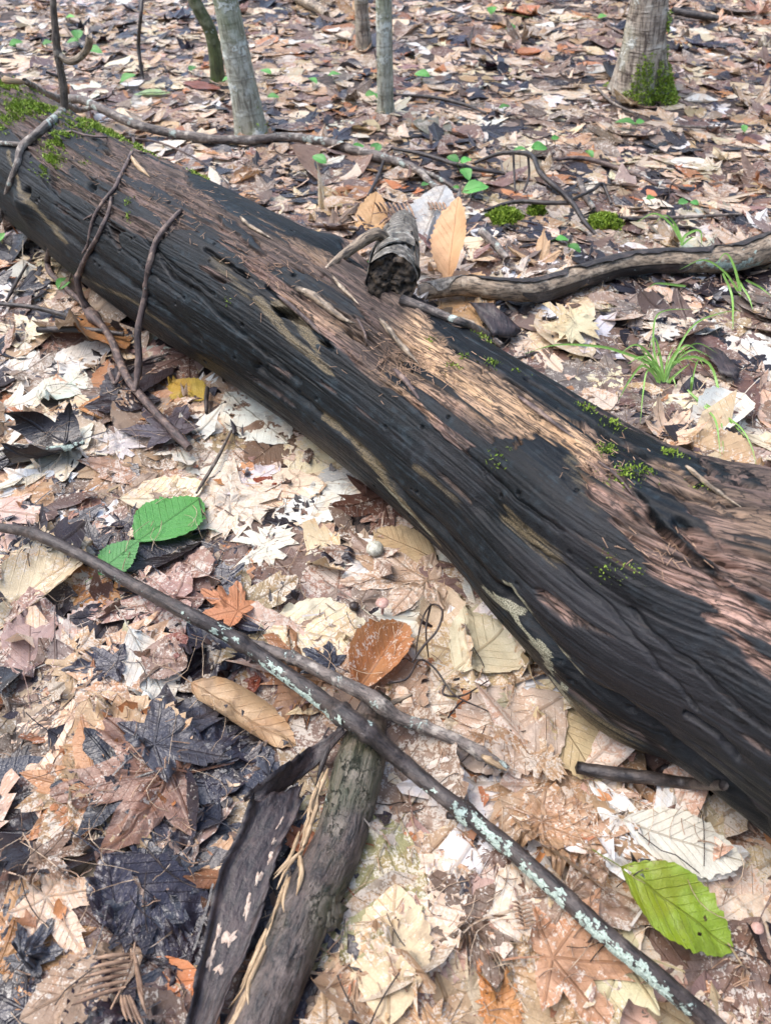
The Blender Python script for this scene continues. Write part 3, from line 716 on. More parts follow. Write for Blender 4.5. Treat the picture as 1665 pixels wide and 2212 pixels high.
def leafcol(key, r, j=.16):
    c = np.array(PAL[key])*(1+r.normal()*j); c = c*(1+r.normal(size=3)*.05); return np.clip(c, .008, .75)
def attrs(n, key, r, col=None, wet=None, fun=None):
    c = leafcol(key, r) if col is None else np.array(col)
    w_ = np.clip((WET[key] if wet is None else wet)+r.normal()*.12, 0, 1); f_ = np.clip((FUN[key] if fun is None else fun)*r.uniform(.4, 1.3), 0, 1)
    sd_ = r.random()
    return dict(Col=np.tile([*c, 1.], (n, 1)), prm=np.tile([sd_, w_, f_], (n, 1)))

# --- the mass of the litter: one uncountable heap
lit = Batch()
def scatter(n, ylo, yhi, q, margin, Lmu, sub, kinds):
    r = rng; c = 0
    while c < n:
        y = r.uniform(ylo, yhi); hw = margin+.58*max(y, .15); x = r.uniform(-hw, hw)
        if log_cover(x, y) < .55: c += 1; continue
        kind = kinds[r.integers(len(kinds))]
        L = Lmu*math.exp(r.normal()*.28)*(1.25 if kind == 'maple' else 1)*(r.uniform(.35, .9) if kind == 'scrap' else 1)
        key = pick(zone((x, y)), r)
        if sub and r.random() < .18: key = ('dark', 'brown', 'slate', 'dark')[r.integers(4)]
        cu = r.random()
        V, fs, luv = shape_leaf(kind, L, q, cup=r.normal()*.13, bend=r.normal()*.12, wave=r.uniform(.008, .028), roll=r.uniform(.25, .5) if cu < .06 else None)
        if r.random() < .4: V[:, 2] *= -1
        V = lay(V, x, y, r.uniform(0, 6.283), r.normal()*.06, r.normal()*.06)
        lit.add(V, fs, luv=luv, **attrs(len(V), key, r)); c += 1
K1 = ['beech', 'beech', 'maple', 'maple', 'birch', 'scrap', 'scrap']
scatter(1500, -.1, 1.4, 'lo', .55, .085, True, K1)
scatter(1250, -.1, 1.4, 'mid', .45, .098, False, K1)
scatter(7000, 1.15, 4.4, 'lo', .7, .078, True, K1)
scatter(7600, 1.15, 4.4, 'lo', .55, .074, False, K1)
def thin(n, ylo, yhi):  # beyond the frame: a single thin layer
    for _ in range(n):
        y = rng.uniform(ylo, yhi); hw = 1.2+.75*y; x = rng.uniform(-hw, hw); key = pick('far', rng)
        V, fs, luv = shape_leaf(K1[rng.integers(7)], .075*math.exp(rng.normal()*.25), 'lo', cup=rng.normal()*.3, wave=.04)
        a = rng.uniform(0, 6.28); c, s = math.cos(a), math.sin(a)
        V = np.stack([x+V[:, 0]*c-V[:, 1]*s, y+V[:, 0]*s+V[:, 1]*c, V[:, 2]+float(terr(x, y))+rng.uniform(.008, .03)], 1)
        lit.add(V, fs, luv=luv, **attrs(len(V), key, rng))
thin(1500, 4.3, 6.5)

# --- crumbs of leaf, needles, threads
crumb = Batch()
def crumbs(n, ylo, yhi, Lr):
    r = rng
    for _ in range(n):
        y = r.uniform(ylo, yhi); hw = .4+.55*max(y, .15); x = r.uniform(-hw, hw)
        if log_cover(x, y) < .5: continue
        V, fs, luv = shape_leaf('scrap', r.uniform(*Lr), 'lo', cup=r.normal()*.5, wave=.06)
        key = ('dark', 'brown', 'tan', 'cream', 'orange', 'pink', 'dark')[r.integers(7)]
        V = lay(V, x, y, r.uniform(0, 6.28), r.normal()*.3, r.normal()*.3, upd=False)
        crumb.add(V, fs, luv=luv, **attrs(len(V), key, r))

# ------------------------------------------------------------------ single leaves lying on top
LEAVES = []       # (object, colour, kind, state, position) for the labels
CN = {'cream': 'cream', 'white': 'bleached white', 'tan': 'tan', 'orange': 'orange brown', 'pink': 'pinkish brown', 'brown': 'brown', 'dark': 'wet blackish', 'slate': 'wet slate grey', 'red': 'dark red', 'grey': 'greyish brown', 'yellow': 'yellow'}
KN = {'beech': 'beech leaf', 'birch': 'oval toothed leaf', 'maple': 'maple leaf', 'scrap': 'torn leaf piece'}
def single(kind, key, x, y, yaw, L, state=None, **kw):
    r = rng; st = r.random()
    g = dict(cup=r.normal()*.09, bend=r.normal()*.08, wave=r.uniform(.006, .022), corr=.010 if kind == 'beech' else .004)
    tx, ty = r.normal()*.03, r.normal()*.03; state = 'flat'
    if st < .09: g['roll'] = r.uniform(.2, .42); state = 'curled'
    elif st < .26: g['holes'] = r.uniform(.2, .38); state = 'holed'
    elif st < .32: tx = r.choice([-1, 1])*r.uniform(.3, .55); state = 'tilted'
    V, fs, luv = shape_leaf(kind, L, 'hi', **g)
    if r.random() < .35 and state != 'curled': V[:, 2] *= -1
    V = lay(V, x, y, yaw, tx, ty, stack=.022)
    o = mesh('fallen_leaf', V, fs, M_LEAF, None, dict(luv=luv, **attrs(len(V), key, r)), origin=V.mean(0))
    LEAVES.append((o, key, kind, state, V.mean(0))); return o
def fore_singles(n):
    c = 0; grid = []
    while c < n:
        px = rng.uniform(-60, 1725); py = rng.uniform(480, 2280)
        if py < 800 and rng.random() < .45: continue
        xl = 800-(py-1520)*.46
        if py > 1480 and -230 < px-xl < 130: continue          # the bark slab and thick branch lie there
        p = PL(px, py)
        if onlog(px, py) or log_cover(p[0], p[1]) < .95: continue
        kind = ('beech', 'maple', 'beech', 'birch', 'maple', 'scrap')[rng.integers(6)]
        L = .118*math.exp(rng.normal()*.2)*(1.2 if kind == 'maple' else 1)*(.75 if kind == 'scrap' else 1)
        single(kind, pick(zone(p), rng), p[0], p[1], rng.uniform(0, 6.283), L); c += 1

def hero(name, kind, key, b, t, label, wr=None, cat='leaf', **kw):
    """leaf laid from pixel b (stalk end) to pixel t (tip)"""
    p, q = PL(*b), PL(*t); d = q-p; L = math.hypot(d[0], d[1])
    if kind == 'maple': L = L/.95
    yaw = math.atan2(d[1], d[0])-math.pi/2; c = (p+q)/2
    col = kw.pop('col', None); wet = kw.pop('wet', None); fun = kw.pop('fun', None); tx = kw.pop('tx', 0.); ty = kw.pop('ty', 0.); lift = kw.pop('up', 0.)
    tpl = kw.pop('tpl', 1); flip = kw.pop('flip', False); cf = kw.pop('conform', True)
    clean = kw.pop('clean', .25); g = dict(wave=.014, corr=.010); g.update(kw)
    V, fs, luv = shape_leaf(kind, L, 'hi', tpl=tpl, wr=wr, **g)
    if flip: V[:, 2] *= -1
    V[:, 2] += lift
    luv[:, 2] = clean
    V = lay(V, c[0], c[1], yaw, tx, ty, lift=.0016, conform=cf, stack=.016)
    o = mesh(name, V, fs, M_LEAF, None, dict(luv=luv, **attrs(len(V), key, rng, col, wet, fun)), origin=V.mean(0))
    return tag(o, label, cat)

fore_singles(215)
HERO = [
 # kind, key, base, tip, label, width, extras
 ('maple', 'brown', (480, 1660), (60, 1730), 'large rusty brown maple leaf with pale bleached edge, left of the loose bark slab', .95, dict(col=(.23, .12, .075), fun=.35, wet=.6)),
 ('maple', 'slate', (255, 1650), (520, 1510), 'large wet slate grey maple leaf with black veins below the curled tan leaf', .9, dict(wet=1., fun=.12, col=(.052, .047, .054))),
 ('maple', 'slate', (300, 1425), (110, 1450), 'dark slate maple leaf lying under the broken end of a pinkish leaf', .55, dict(fun=.05)),
 ('maple', 'brown', (30, 1870), (215, 1800), 'brown rounded leaf with ringed tan patch left of the bark slab', .9, dict(col=(.20, .13, .085), fun=.3)),
 ('beech', 'slate', (250, 2010), (225, 1840), 'narrow slate grey leaf standing upright between dark wet leaves', .62, dict(tx=.12)),
 ('maple', 'slate', (20, 2110), (120, 1960), 'wet bluish black maple leaf at the lower edge of the litter', .9, dict(wet=1.)),
 ('maple', 'dark', (430, 2120), (345, 1960), 'wet purple black crumpled leaf beside the bark slab edge', .9, dict(wave=.06, wet=1.)),
 ('beech', 'cream', (985, 1440), (1150, 1300), 'pale cream beech leaf with ribbed veins touching the foot of the log', .72, dict(col=(.56, .50, .34), fun=.15, up=.003, clean=.7)),
 ('beech', 'tan', (1160, 1465), (1310, 1690), 'long yellowish tan beech leaf with speckles beside the log foot', .50, dict(col=(.50, .40, .23), fun=.1, clean=.7, up=.004)),
 ('beech', 'tan', (945, 1205), (805, 1150), 'ribbed yellowish tan beech leaf tucked under the front of the log', .66, dict(col=(.50, .37, .21), fun=.1, clean=.7, up=.003)),
 ('beech', 'cream', (1215, 1500), (985, 1640), 'broad mottled cream and rust leaf above the twig end', .75, dict(col=(.46, .36, .28), fun=.8)),
 ('maple', 'pink', (1000, 1245), (700, 1260), 'broad pinkish tan decayed leaf skin in front of the log', .75, dict(col=(.46, .33, .23), fun=.5, wave=.05)),
 ('beech', 'white', (1345, 1770), (1607, 1862), 'large pale silvery beech leaf with clear ribs and rusty lower edge', .50, dict(col=(.68, .65, .54), fun=.1, up=.008, tx=.05, clean=.8, conform=False)),
 ('maple', 'tan', (1110, 1740), (1345, 1850), 'crumpled glossy tan leaf with dark brown centre beside the pale beech leaf', .9, dict(col=(.40, .25, .14), wave=.07, wet=.7)),
 ('maple', 'orange', (1105, 2062), (1430, 2085), 'orange pink maple leaf with yellow blotches under the lichen branch', .95, dict(col=(.44, .24, .13), fun=.6, up=.006, clean=0, wave=.04, holes=.15)),
 ('scrap', 'orange', (1010, 2130), (1165, 2210), 'torn orange brown leaf flap left of the orange pink maple leaf', .7, dict(col=(.48, .22, .07))),
 ('scrap', 'tan', (1105, 1625), (1250, 1665), 'tan leaf flap at the broken end of the forked twig', .6, dict(col=(.46, .32, .19), up=.006)),
 ('beech', 'white', (90, 800), (245, 735), 'wide bleached white leaf behind the forked twig', .62, dict(fun=.8)),
 ('beech', 'white', (80, 850), (178, 795), 'small white leaf with pink torn edge left of the forked twig', .7, dict(fun=.9)),
 ('scrap', 'white', (215, 990), (305, 920), 'bleached white torn leaf left of the dark hollow', .8, dict(fun=1.)),
 ('beech', 'white', (485, 845), (625, 955), 'lacy white skeleton leaf at the front edge of the log', .6, dict(fun=1., holes=.3)),
 ('scrap', 'white', (530, 1215), (620, 1110), 'white flaky leaf piece in the open litter before the log', .6, dict(fun=1.)),
 ('scrap', 'cream', (440, 1000), (560, 1180), 'cream decayed leaf with silvery flecks between green leaf and log', .7, dict(fun=.9)),
 ('maple', 'orange', (215, 1065), (130, 1105), 'small rusty pink maple leaf with pointed lobes above the green leaf', .9, dict(col=(.42, .22, .15), fun=.2)),
 ('beech', 'pink', (55, 1460), (60, 1262), 'long dusty pink oval leaf beside the end of the lichen branch', .45, dict(col=(.33, .22, .19), fun=.5)),
 ('maple', 'dark', (400, 975), (300, 868), 'wet purple black maple leaf over the dark hollow', .9, dict(col=(.075, .062, .075), wet=.9, up=.012, fun=0)),
 ('maple', 'slate', (745, 1450), (640, 1385), 'wet dark slate crumpled leaf beside the spotted orange leaf', .9, dict(wave=.06)),
 ('scrap', 'dark', (695, 1215), (770, 1178), 'black crumpled leaf lump beside the small white round fungus', .8, dict(wave=.12, up=.006, wet=1.)),
 ('beech', 'red', (545, 1030), (610, 1042), 'small dark red leaf in front of the log', .5, dict(col=(.24, .055, .025), wet=.7)),
 ('birch', 'yellow', (438, 858), (365, 812), 'small yellow torn leaf at the front of the log', .85, dict(col=(.50, .35, .06), tx=.2)),
 ('beech', 'orange', (180, 690), (275, 765), 'orange brown leaf hanging under the forked twig', .55, dict(col=(.36, .19, .08), up=.015, tx=.5, fun=.1)),
 ('birch', 'red', (335, 1410), (410, 1385), 'wrinkled reddish brown leaf above a pinkish rounded leaf', .8, dict(col=(.20, .062, .04), wave=.06, up=.008)),
 ('beech', 'red', (500, 1485), (560, 1450), 'small dark red brown leaf tilted in the hollow under the branch', .6, dict(tx=.5, col=(.17, .05, .03))),
 ('birch', 'pink', (305, 1410), (405, 1430), 'rounded pinkish brown leaf with small dark spots', .8, dict(col=(.27, .165, .12), up=.003)),
 ('beech', 'tan', (405, 1455), (640, 1605), 'long tan leaf rolled into a trough beside the lichen branch', .5, dict(roll=.13, col=(.50, .34, .19), up=.002, fun=.2)),
 ('maple', 'orange', (550, 1345), (418, 1258), 'orange tan maple leaf with dark specks leaning on the lichen branch', .95, dict(col=(.52, .23, .11), fun=.05, wet=.25, up=.010, cup=-.1)),
 ('beech', 'orange', (768, 1505), (872, 1335), 'folded orange leaf with dark spots where the two sticks cross', .55, dict(col=(.38, .175, .07), fold=.9, up=.004, fun=.4, clean=0)),
 ('beech', 'green', (298, 1178), (428, 1062), 'fresh green beech leaf with even ribs lying on the litter', .78, dict(corr=.012, up=.010, wave=.006, cup=.06, clean=.85, conform=False)),
 ('birch', 'green', (205, 1232), (302, 1172), 'smaller torn green leaf beside the grey stick', .85, dict(col=(.07, .24, .055), up=.008, wave=.006, clean=.85, conform=False)),
 ('beech', 'lime', (1340, 1872), (1588, 2050), 'yellow green leaf with brown notched holes beside the lichen branch', .56, dict(holes=.1, corr=.012, up=.006, wave=.04, cup=.25, wet=.6, clean=.1, conform=False, col=(.21, .30, .02))),
 ('scrap', 'cream', (1180, 745), (1290, 675), 'yellowish cream leaf with a rusty crease beyond the log', .8, dict(col=(.60, .53, .33), up=.01, fun=.2, tx=-.3)),
 ('scrap', 'white', (1400, 735), (1462, 690), 'small white leaf scrap behind the grass tuft', .8, dict(fun=1.)),
 ('beech', 'white', (1500, 725), (1550, 690), 'bright white curled leaf scrap under the grass blades', .6, dict(roll=.3, fun=1.)),
 ('maple', 'dark', (1600, 790), (1660, 758), 'dark maple leaf right of the reddish bark chip', .9, dict(wet=.9)),
 ('maple', 'grey', (1290, 905), (1430, 900), 'grey brown maple leaf between log and grass tuft', .8, dict(col=(.17, .13, .11), up=.004)),
 ('beech', 'tan', (1335, 885), (1260, 838), 'pale orange oval leaf resting against the back of the log', .7, dict(col=(.52, .35, .22))),
 ('beech', 'orange', (1040, 712), (955, 600), 'tan leaf with orange half leaning beside the curled bark stub', .62, dict(col=(.52, .34, .17), up=.012, tx=.35)),
 ('beech', 'white', (300, 330), (402, 305), 'long bleached white leaf beyond the mossy end of the log', .45, dict(fun=.5, up=.006)),
 ('beech', 'red', (395, 180), (478, 196), 'glossy dark red brown leaf beside the leaning trunk foot', .4, dict(col=(.23, .075, .04), up=.008)),
 ('beech', 'palegreen', (290, 210), (370, 205), 'faded pale green curled leaf in the background litter', .4, dict(roll=.3, up=.006)),
 ('beech', 'tan', (495, 392), (572, 368), 'rolled tan leaf with ribs behind the log', .6, dict(roll=.18, col=(.45, .26, .13))),
 ('birch', 'cream', (900, 520), (960, 455), 'greyish white leaf standing behind the tall orange leaf', .8, dict(col=(.42, .43, .42), up=.02, ty=.5, fun=.5)),
 ('beech', 'orange', (790, 505), (812, 455), 'small orange leaf standing behind the curled bark stub', .7, dict(col=(.52, .30, .12), ty=.7, up=.01)),
]
crumbs(800, .1, 1.5, (.006, .018)); crumbs(900, 1.3, 3.4, (.012, .03))
for kd, key, b, t, lab, wr, ex in HERO: hero('leaf', kd, key, b, t, lab, wr, **ex)

# labels for the other single leaves: colour, kind, state and the thing they lie by
ANCH = [((600, 1480), 'beside the lichen covered branch'), ((470, 1950), 'beside the loose bark slab'), ((760, 1900), 'beside the thick broken branch'), ((1430, 800), 'near the grass tuft'), ((360, 1120), 'near the green beech leaf'),
        ((280, 840), 'near the forked twig'), ((1480, 1800), 'near the pale silvery beech leaf'), ((1460, 1960), 'near the yellow green leaf'), ((985, 1560), 'by the forked dark twig'), ((1250, 2060), 'near the orange pink maple leaf'),
        ((215, 2090), 'by the dry conifer sprig'), ((250, 1700), 'near the large rusty maple leaf'), ((380, 1570), 'near the large slate maple leaf'), ((880, 1250), 'in front of the log'), ((560, 1000), 'in front of the log middle'), ((1000, 560), 'by the tall orange leaf'),
        ((1500, 560), 'by the peeled grey branch'), ((80, 620), 'below the mossy end of the log'), ((1300, 500), 'by the moss cushions beyond the log'), ((600, 400), 'beyond the log'), ((60, 1000), 'by the lichen tipped twig'), ((80, 1250), 'by the end of the grey stick')]
ST = {'flat': 'lying flat', 'curled': 'with rolled edges', 'holed': 'eaten into holes', 'tilted': 'tilted on edge'}
seen = {}
for o, key, kind, st, p in LEAVES:
    q = proj(p); a = min(ANCH, key=lambda a: (a[0][0]-q[0])**2+(a[0][1]-q[1])**2)[1]
    lab = f'{CN[key]} {KN[kind]} {ST[st]} {a}'; tag(o, lab, 'leaf', None); seen.setdefault(lab, []).append(o)
for lab, os_ in seen.items():
    if len(os_) > 1:
        for o in os_: o['group'] = lab.replace(' leaf ', ' leaves ', 1).replace(' piece ', ' pieces ', 1)

tag(lit.build('leaf_litter', M_LEAF), 'deep mat of decaying brown, cream and dark fallen leaves', 'leaf litter', kind='stuff')
tag(crumb.build('leaf_crumbs', M_LEAF), 'crumbled bits of dead leaf strewn over the litter', 'leaf crumbs', kind='stuff')

# ------------------------------------------------------------------ sticks and branches
def rpx(p, wpx): return .5*wpx*depth(p)/F            # half-width in metres of something wpx pixels wide at p
def path(pts, n, lift=.5, mode=None):
    """pts: (px, py, width px[, extra lift m]) -> centre line and radii on the first surface under the pixels"""
    C = []; R = []
    if mode == 'lean':                        # a straight run between its two ends, kept in front of whatever is behind it
        S_ = [SF(p[0], p[1], .003) for p in pts]; dd = np.array([depth(q) for q in S_]); xy = np.array([p[:2] for p in pts], float)
        t = np.concatenate([[0], np.cumsum(np.linalg.norm(np.diff(xy, axis=0), axis=1))]); t /= t[-1]
        dl = 1/((1-t)/dd[0]+t/dd[-1]); rad = np.array([rpx(q, p[2]) for q, p in zip(S_, pts)])
        dd = np.minimum(dl, dd-rad*1.1); dd[0] -= 0; C = np.array([CAM+ray(p[0], p[1])*d for p, d in zip(pts, dd)])
        return crom(C, n, rad)
    for p in pts:
        q = SF(p[0], p[1]); r = rpx(q, p[2]); e = p[3] if len(p) > 3 else 0.
        C.append(SF(p[0], p[1], r*lift*2*.6+e)); R.append(r)
    return crom(np.array(C), n, np.array(R))
def stick(name, pts, mat, parent=None, mode=None, n=None, ns=9, rough=.10, seed=1, lift=.8, label=None, cat=None, sl=70, knots=0, group=None, C=None, R=None, caps=True):
    if C is None:
        n = n or max(14, 7*len(pts)); C, s, R = path(pts, n, lift, mode)
    R = np.array(R)
    r_ = np.random.default_rng(seed+100)
    for _ in range(knots):
        k = r_.integers(3, len(R)-3); R = R*(1+.30*np.exp(-((np.arange(len(R))-k)/1.2)**2))
    V, Fs, luv = tube(C, R, ns, rough, seed, sl, caps=caps)
    o = mesh(name, V, Fs, mat, parent, dict(luv=luv), origin=(C.mean(0) if parent is None else None))
    if label: tag(o, label, cat or 'stick', group)
    return o, C, R
def thing_of(pts_list, name, label, cat, mat, stemname='stem', sidename='side_shoot', group=None, lean=(), **kw):
    """an Empty at the first point that parents one stem and its side shoots"""
    p0 = SF(pts_list[0][0][0], pts_list[0][0][1]); e = empty(name, p0, label, cat, group); out = []
    for i, pts in enumerate(pts_list):
        out.append(stick(stemname if i == 0 else sidename, pts, mat, e, seed=kw.get('seed', 3)+i*7, mode='lean' if i in lean else None, **{k: v for k, v in kw.items() if k != 'seed'}))
    return e, out

def lichen(parent, C, R, i0, n, side, size, seed, name='lichen'):
    """ruffled foliose lobes on a branch around station i0"""
    r = np.random.default_rng(seed); b = Batch(); T = nrm(np.gradient(C, axis=0))
    up = nrm(nrm(CAM-C[i0])*.75+np.array([0, 0, .55])); sd_ = nrm(np.cross(T[i0], up))
    for _ in range(n):
        k = int(np.clip(i0+r.normal()*size, 0, len(C)-1)); a = side+r.normal()*.5
        d = up*math.cos(a)+sd_*math.sin(a); c = C[k]+T[k]*r.normal()*.004+d*R[k]*.98
        m = 16; ang = np.linspace(0, 6.283, m, endpoint=False); ra = (.0006+.0034*r.random()**2.2)*(1+.30*np.sin(ang*r.integers(4, 7)+r.uniform(0, 6))+.22*np.sin(ang*2+r.uniform(0, 6))+.15*r.normal(size=m))
        t1 = T[k]; t2 = nrm(np.cross(d, t1)); st_ = r.uniform(1.0, 1.8)
        y_ = ra*np.sin(ang); P = c+(ra*np.cos(ang)*st_)[:, None]*t1+y_[:, None]*t2-d*(y_**2/(2*R[k]))[:, None]+d*(r.uniform(.0001, .0009, m))[:, None]
        V = np.vstack([c+d*.0006, P]); i = np.arange(m)
        b.add(V, np.stack([0*i, 1+i, 1+(i+1) % m], 1))
    return tag(b.build(name, M_LICH, parent, smooth=False), kind='stuff')

def moss(name, parent, pos, nor, size, seed, mat=None, blade=.006, origin=None):
    r = np.random.default_rng(seed); b = Batch()
    n = len(pos); 
    d = nrm(nor*1.0+r.normal(size=(n, 3))*.75); L = blade*r.uniform(.5, 1.3, n); t = nrm(np.cross(d, r.normal(size=(n, 3))))
    w_ = L*.16
    V = np.stack([pos-t*w_[:, None], pos+t*w_[:, None], pos+d*L[:, None]*.6+t*w_[:, None]*1.2, pos+d*L[:, None]+r.normal(size=(n, 3))*.0006, pos+d*L[:, None]*.6-t*w_[:, None]*1.2], 1).reshape(-1, 3)
    i = np.arange(n)*5
    b.add(V, [np.stack([i, i+1, i+2, i+4], 1), np.stack([i+4, i+2, i+3], 1)])
    return tag(b.build(name, mat or M_MOSS, parent, smooth=False, origin=origin), kind='stuff' if parent is not None else None)
def log_moss(px, py, rad, n, seed, blade=.006, aniso=1.6):
    r = np.random.default_rng(seed); i, j, _ = lq(px, py); ds = (LS[1]-LS[0])
    ii = np.clip(i+(r.normal(size=n)*rad*aniso/ds*.5).astype(int), 2, NS-3); jj = np.clip(j+(r.normal(size=n)*rad/(LR[i]*(th[1]-th[0]))*.5).astype(int), 0, NT-16)
    m = fbm(ii*.07, jj*.11, 2, seed) > -.15; ii, jj = ii[m], jj[m]
    pos = GL[ii, jj]; nor = GN[ii, jj]
    h = .006*np.clip(1-(((ii-i)*ds)**2+((jj-j)*LR[i]*(th[1]-th[0]))**2)/rad**2, 0, 1)*min(1, rad/.02)
    return moss('moss', lo, pos+nor*(h*r.random(len(pos)))[:, None], nor, rad, seed, blade=blade)
s_ = 100
for px, py, rad, n in ((20, 190, .045, 1500), (48, 232, .03, 900), (100, 236, .03, 800), (185, 275, .035, 1000), (225, 292, .028, 700), (128, 308, .022, 700), (108, 352, .02, 500), (312, 332, .024, 600), (255, 300, .018, 350), (5, 265, .02, 300), (436, 376, .014, 200)):
    s_ += 1; log_moss(px, py, rad, int(n*2.4), s_, .0042)
for px, py, rad, n in ((185, 352, .01, 70), (100, 377, .01, 50), (280, 440, .009, 45), (282, 470, .008, 40), (975, 792, .012, 60), (1002, 775, .01, 60), (1042, 732, .014, 120), (1062, 790, .011, 80), (1120, 810, .010, 40),
                       (930, 735, .010, 60), (1270, 888, .012, 90), (1318, 918, .014, 120), (1310, 976, .014, 110), (1345, 1032, .016, 190), (1395, 1018, .012, 110), (1450, 982, .012, 90), (1090, 1000, .014, 60), (1320, 1240, .014, 60),
                       (1390, 1230, .012, 40), (1505, 1045, .009, 40), (500, 652, .008, 14)):
    s_ += 1; log_moss(px, py, rad, int(n*1.1), s_, .0030, 1.2)

SURF = None
# splinters and loose shreds lifting off the log
def shard(name, parent, P, wpx, mat, seed, thick=.35, off=.003):
    r = np.random.default_rng(seed); C = np.array([SURF(x, y, off) if SURF else SF(x, y, off) for x, y in P]); C, s = crom(C, 14)
    R = np.array([rpx(c, wpx) for c in C])*np.interp(np.linspace(0, 1, 14), [0, .2, .7, 1], [.5, 1, .8, .12])
    V, Fs, luv = tube(C, R, 7, .35, seed, 200); return mesh(name, V, Fs, mat, parent, dict(luv=luv))
for P, w_, s in (([(283, 340), (300, 362), (325, 385)], 11, 1), ([(640, 625), (680, 645), (740, 690), (768, 702)], 20, 2), ([(600, 640), (660, 690), (712, 742)], 12, 3), ([(718, 598), (735, 620), (775, 660)], 9, 4), ([(520, 470), (540, 490), (590, 520)], 9, 5),
                 ([(850, 800), (880, 830), (910, 872)], 13, 6), ([(1290, 1000), (1330, 1030), (1365, 1072)], 9, 7), ([(1480, 1010), (1540, 1060), (1600, 1100)], 12, 8), ([(770, 690), (785, 715), (792, 740)], 8, 9), ([(1120, 860), (1180, 905), (1240, 950)], 12, 10), ([(820, 690), (860, 740), (905, 790)], 14, 11)):
    shard('splinter', lo, P, w_, M_PEEL if s in (2, 4, 5, 8, 11) else M_RAW if s in (1,) else M_TWIGR, s)

# upright grey branch on the mossy end of the log
B0 = SF(140, 240); e = empty('dead_branch', B0, 'grey dead branch standing upright on the mossy log, bent down over its front', 'branch')
yb = B0[1]
up_px = [(140, 243, 17), (138, 190, 18), (131, 150, 16), (124, 105, 15), (120, 60, 15), (115, 0, 14), (108, -120, 12), (112, -260, 9)]
Cu = np.array([PY(x, y, yb) for x, y, _ in up_px]); Ru = np.array([rpx(c, w_) for c, (_, _, w_) in zip(Cu, up_px)])
C_, s, R_ = crom(Cu, 60, Ru); stick('stem', None, M_TWIG, e, C=C_, R=R_, seed=4, knots=5, ns=10)
sp_ = [(123, 108, 11), (140, 128, 15), (158, 132, 16), (178, 120, 15), (190, 103, 15), (193, 88, 16), (194, 78, 12)]
Cs = np.array([PY(x, y, yb-.004*i) for i, (x, y, _) in enumerate(sp_)]); C_, s, R_ = crom(Cs, 36, np.array([rpx(c, p[2]) for c, p in zip(Cs, sp_)])); stick('side_shoot', None, M_PEEL, e, C=C_, R=R_, seed=5, ns=9)
sp_ = [(133, 166, 7), (118, 162, 6), (100, 155, 5)]
Cs = np.array([PY(x, y, yb-.004*i) for i, (x, y, _) in enumerate(sp_)]); C_, s, R_ = crom(Cs, 12, np.array([rpx(c, p[2]) for c, p in zip(Cs, sp_)])); stick('side_shoot', None, M_DARK, e, C=C_, R=R_, seed=6)
stick('lower_stem', [(140, 238, 17), (112, 262, 19), (80, 290, 18), (48, 318, 17), (38, 355, 15), (22, 400, 14), (6, 450, 12), (-12, 500, 10), (-40, 560, 8)], M_STICK, e, seed=8, n=60, knots=3, mode='lean')
stick('side_shoot', [(48, 318, 11), (20, 315, 10), (-15, 312, 9), (-60, 300, 7)], M_STICK, e, seed=9, n=16, lift=1.4)
# long grey branch crossing the back of the log
e, o_ = thing_of([[(62, 202, 12, .03), (120, 212, 15, .025), (175, 215, 17, .02), (205, 228, 17, .02), (240, 245, 18, .02), (290, 268, 19, .015), (370, 288, 18), (450, 300, 18), (540, 302, 18), (620, 296, 19), (700, 306, 19), (770, 325, 19), (820, 340, 18), (890, 360, 16), (935, 400, 14), (975, 440, 12)],
                   [(880, 357, 10), (920, 372, 9), (960, 392, 8), (990, 412, 6)], [(200, 232, 9, .02), (170, 238, 12, .015), (145, 236, 9, .012)]],
                  'fallen_branch', 'long thin grey branch lying behind the log with a pale broken end', 'branch', M_STICK, 'stem', seed=20, knots=5, ns=10, n=90)
shard('broken_end', e, [(14, 197), (30, 199), (66, 203)], 15, M_RAW, 31, off=.032)
# thin dark twig spread over the log
thing_of([[(292, 318, 7), (285, 330, 8), (270, 362, 8), (258, 385, 8), (250, 405, 9), (228, 430, 8), (205, 465, 8), (195, 500, 7), (190, 530, 7), (178, 550, 6), (160, 580, 5), (148, 612, 4)],
          [(292, 318, 6), (285, 299, 7), (240, 301, 5), (190, 297, 5), (150, 287, 5), (100, 296, 3)], [(287, 299, 5, .01), (340, 307, 5), (400, 330, 4), (460, 365, 4), (500, 405, 3)],
          [(290, 326, 5), (320, 337, 4), (360, 345, 4), (400, 352, 3)], [(203, 467, 5), (190, 473, 4), (182, 477, 3)]],
         'bare_twig', 'thin bare purplish twig with fine forks draped over the log', 'twig', M_TWIGR, lean=(0,), seed=40, n=50, ns=7, lift=2.2)
# forked brown twig in front of the log
thing_of([[(410, 968, 17), (350, 905, 17), (305, 855, 18), (275, 815, 17), (255, 770, 20), (245, 742, 16), (222, 705, 15), (202, 684, 24), (180, 655, 13), (150, 628, 13), (112, 592, 13), (103, 565, 13), (112, 532, 11)],
          [(200, 678, 12), (178, 645, 13), (168, 610, 13), (172, 590, 12), (190, 550, 11), (215, 505, 10), (235, 460, 9), (242, 425, 9)],
          [(290, 845, 12), (298, 810, 13), (300, 770, 14), (298, 720, 14), (305, 680, 14), (316, 630, 14), (322, 580, 15), (335, 530, 14), (355, 495, 13), (393, 452, 9)],
          [(262, 800, 9), (250, 828, 9), (238, 806, 8)], [(280, 800, 5), (310, 780, 6), (350, 766, 8)]],
         'forked_twig', 'brown forked twig with bare reddish patches leaning on the front of the log', 'twig', M_TWIGR, lean=(1, 2), seed=50, n=70, ns=9, lift=1.0, knots=3)
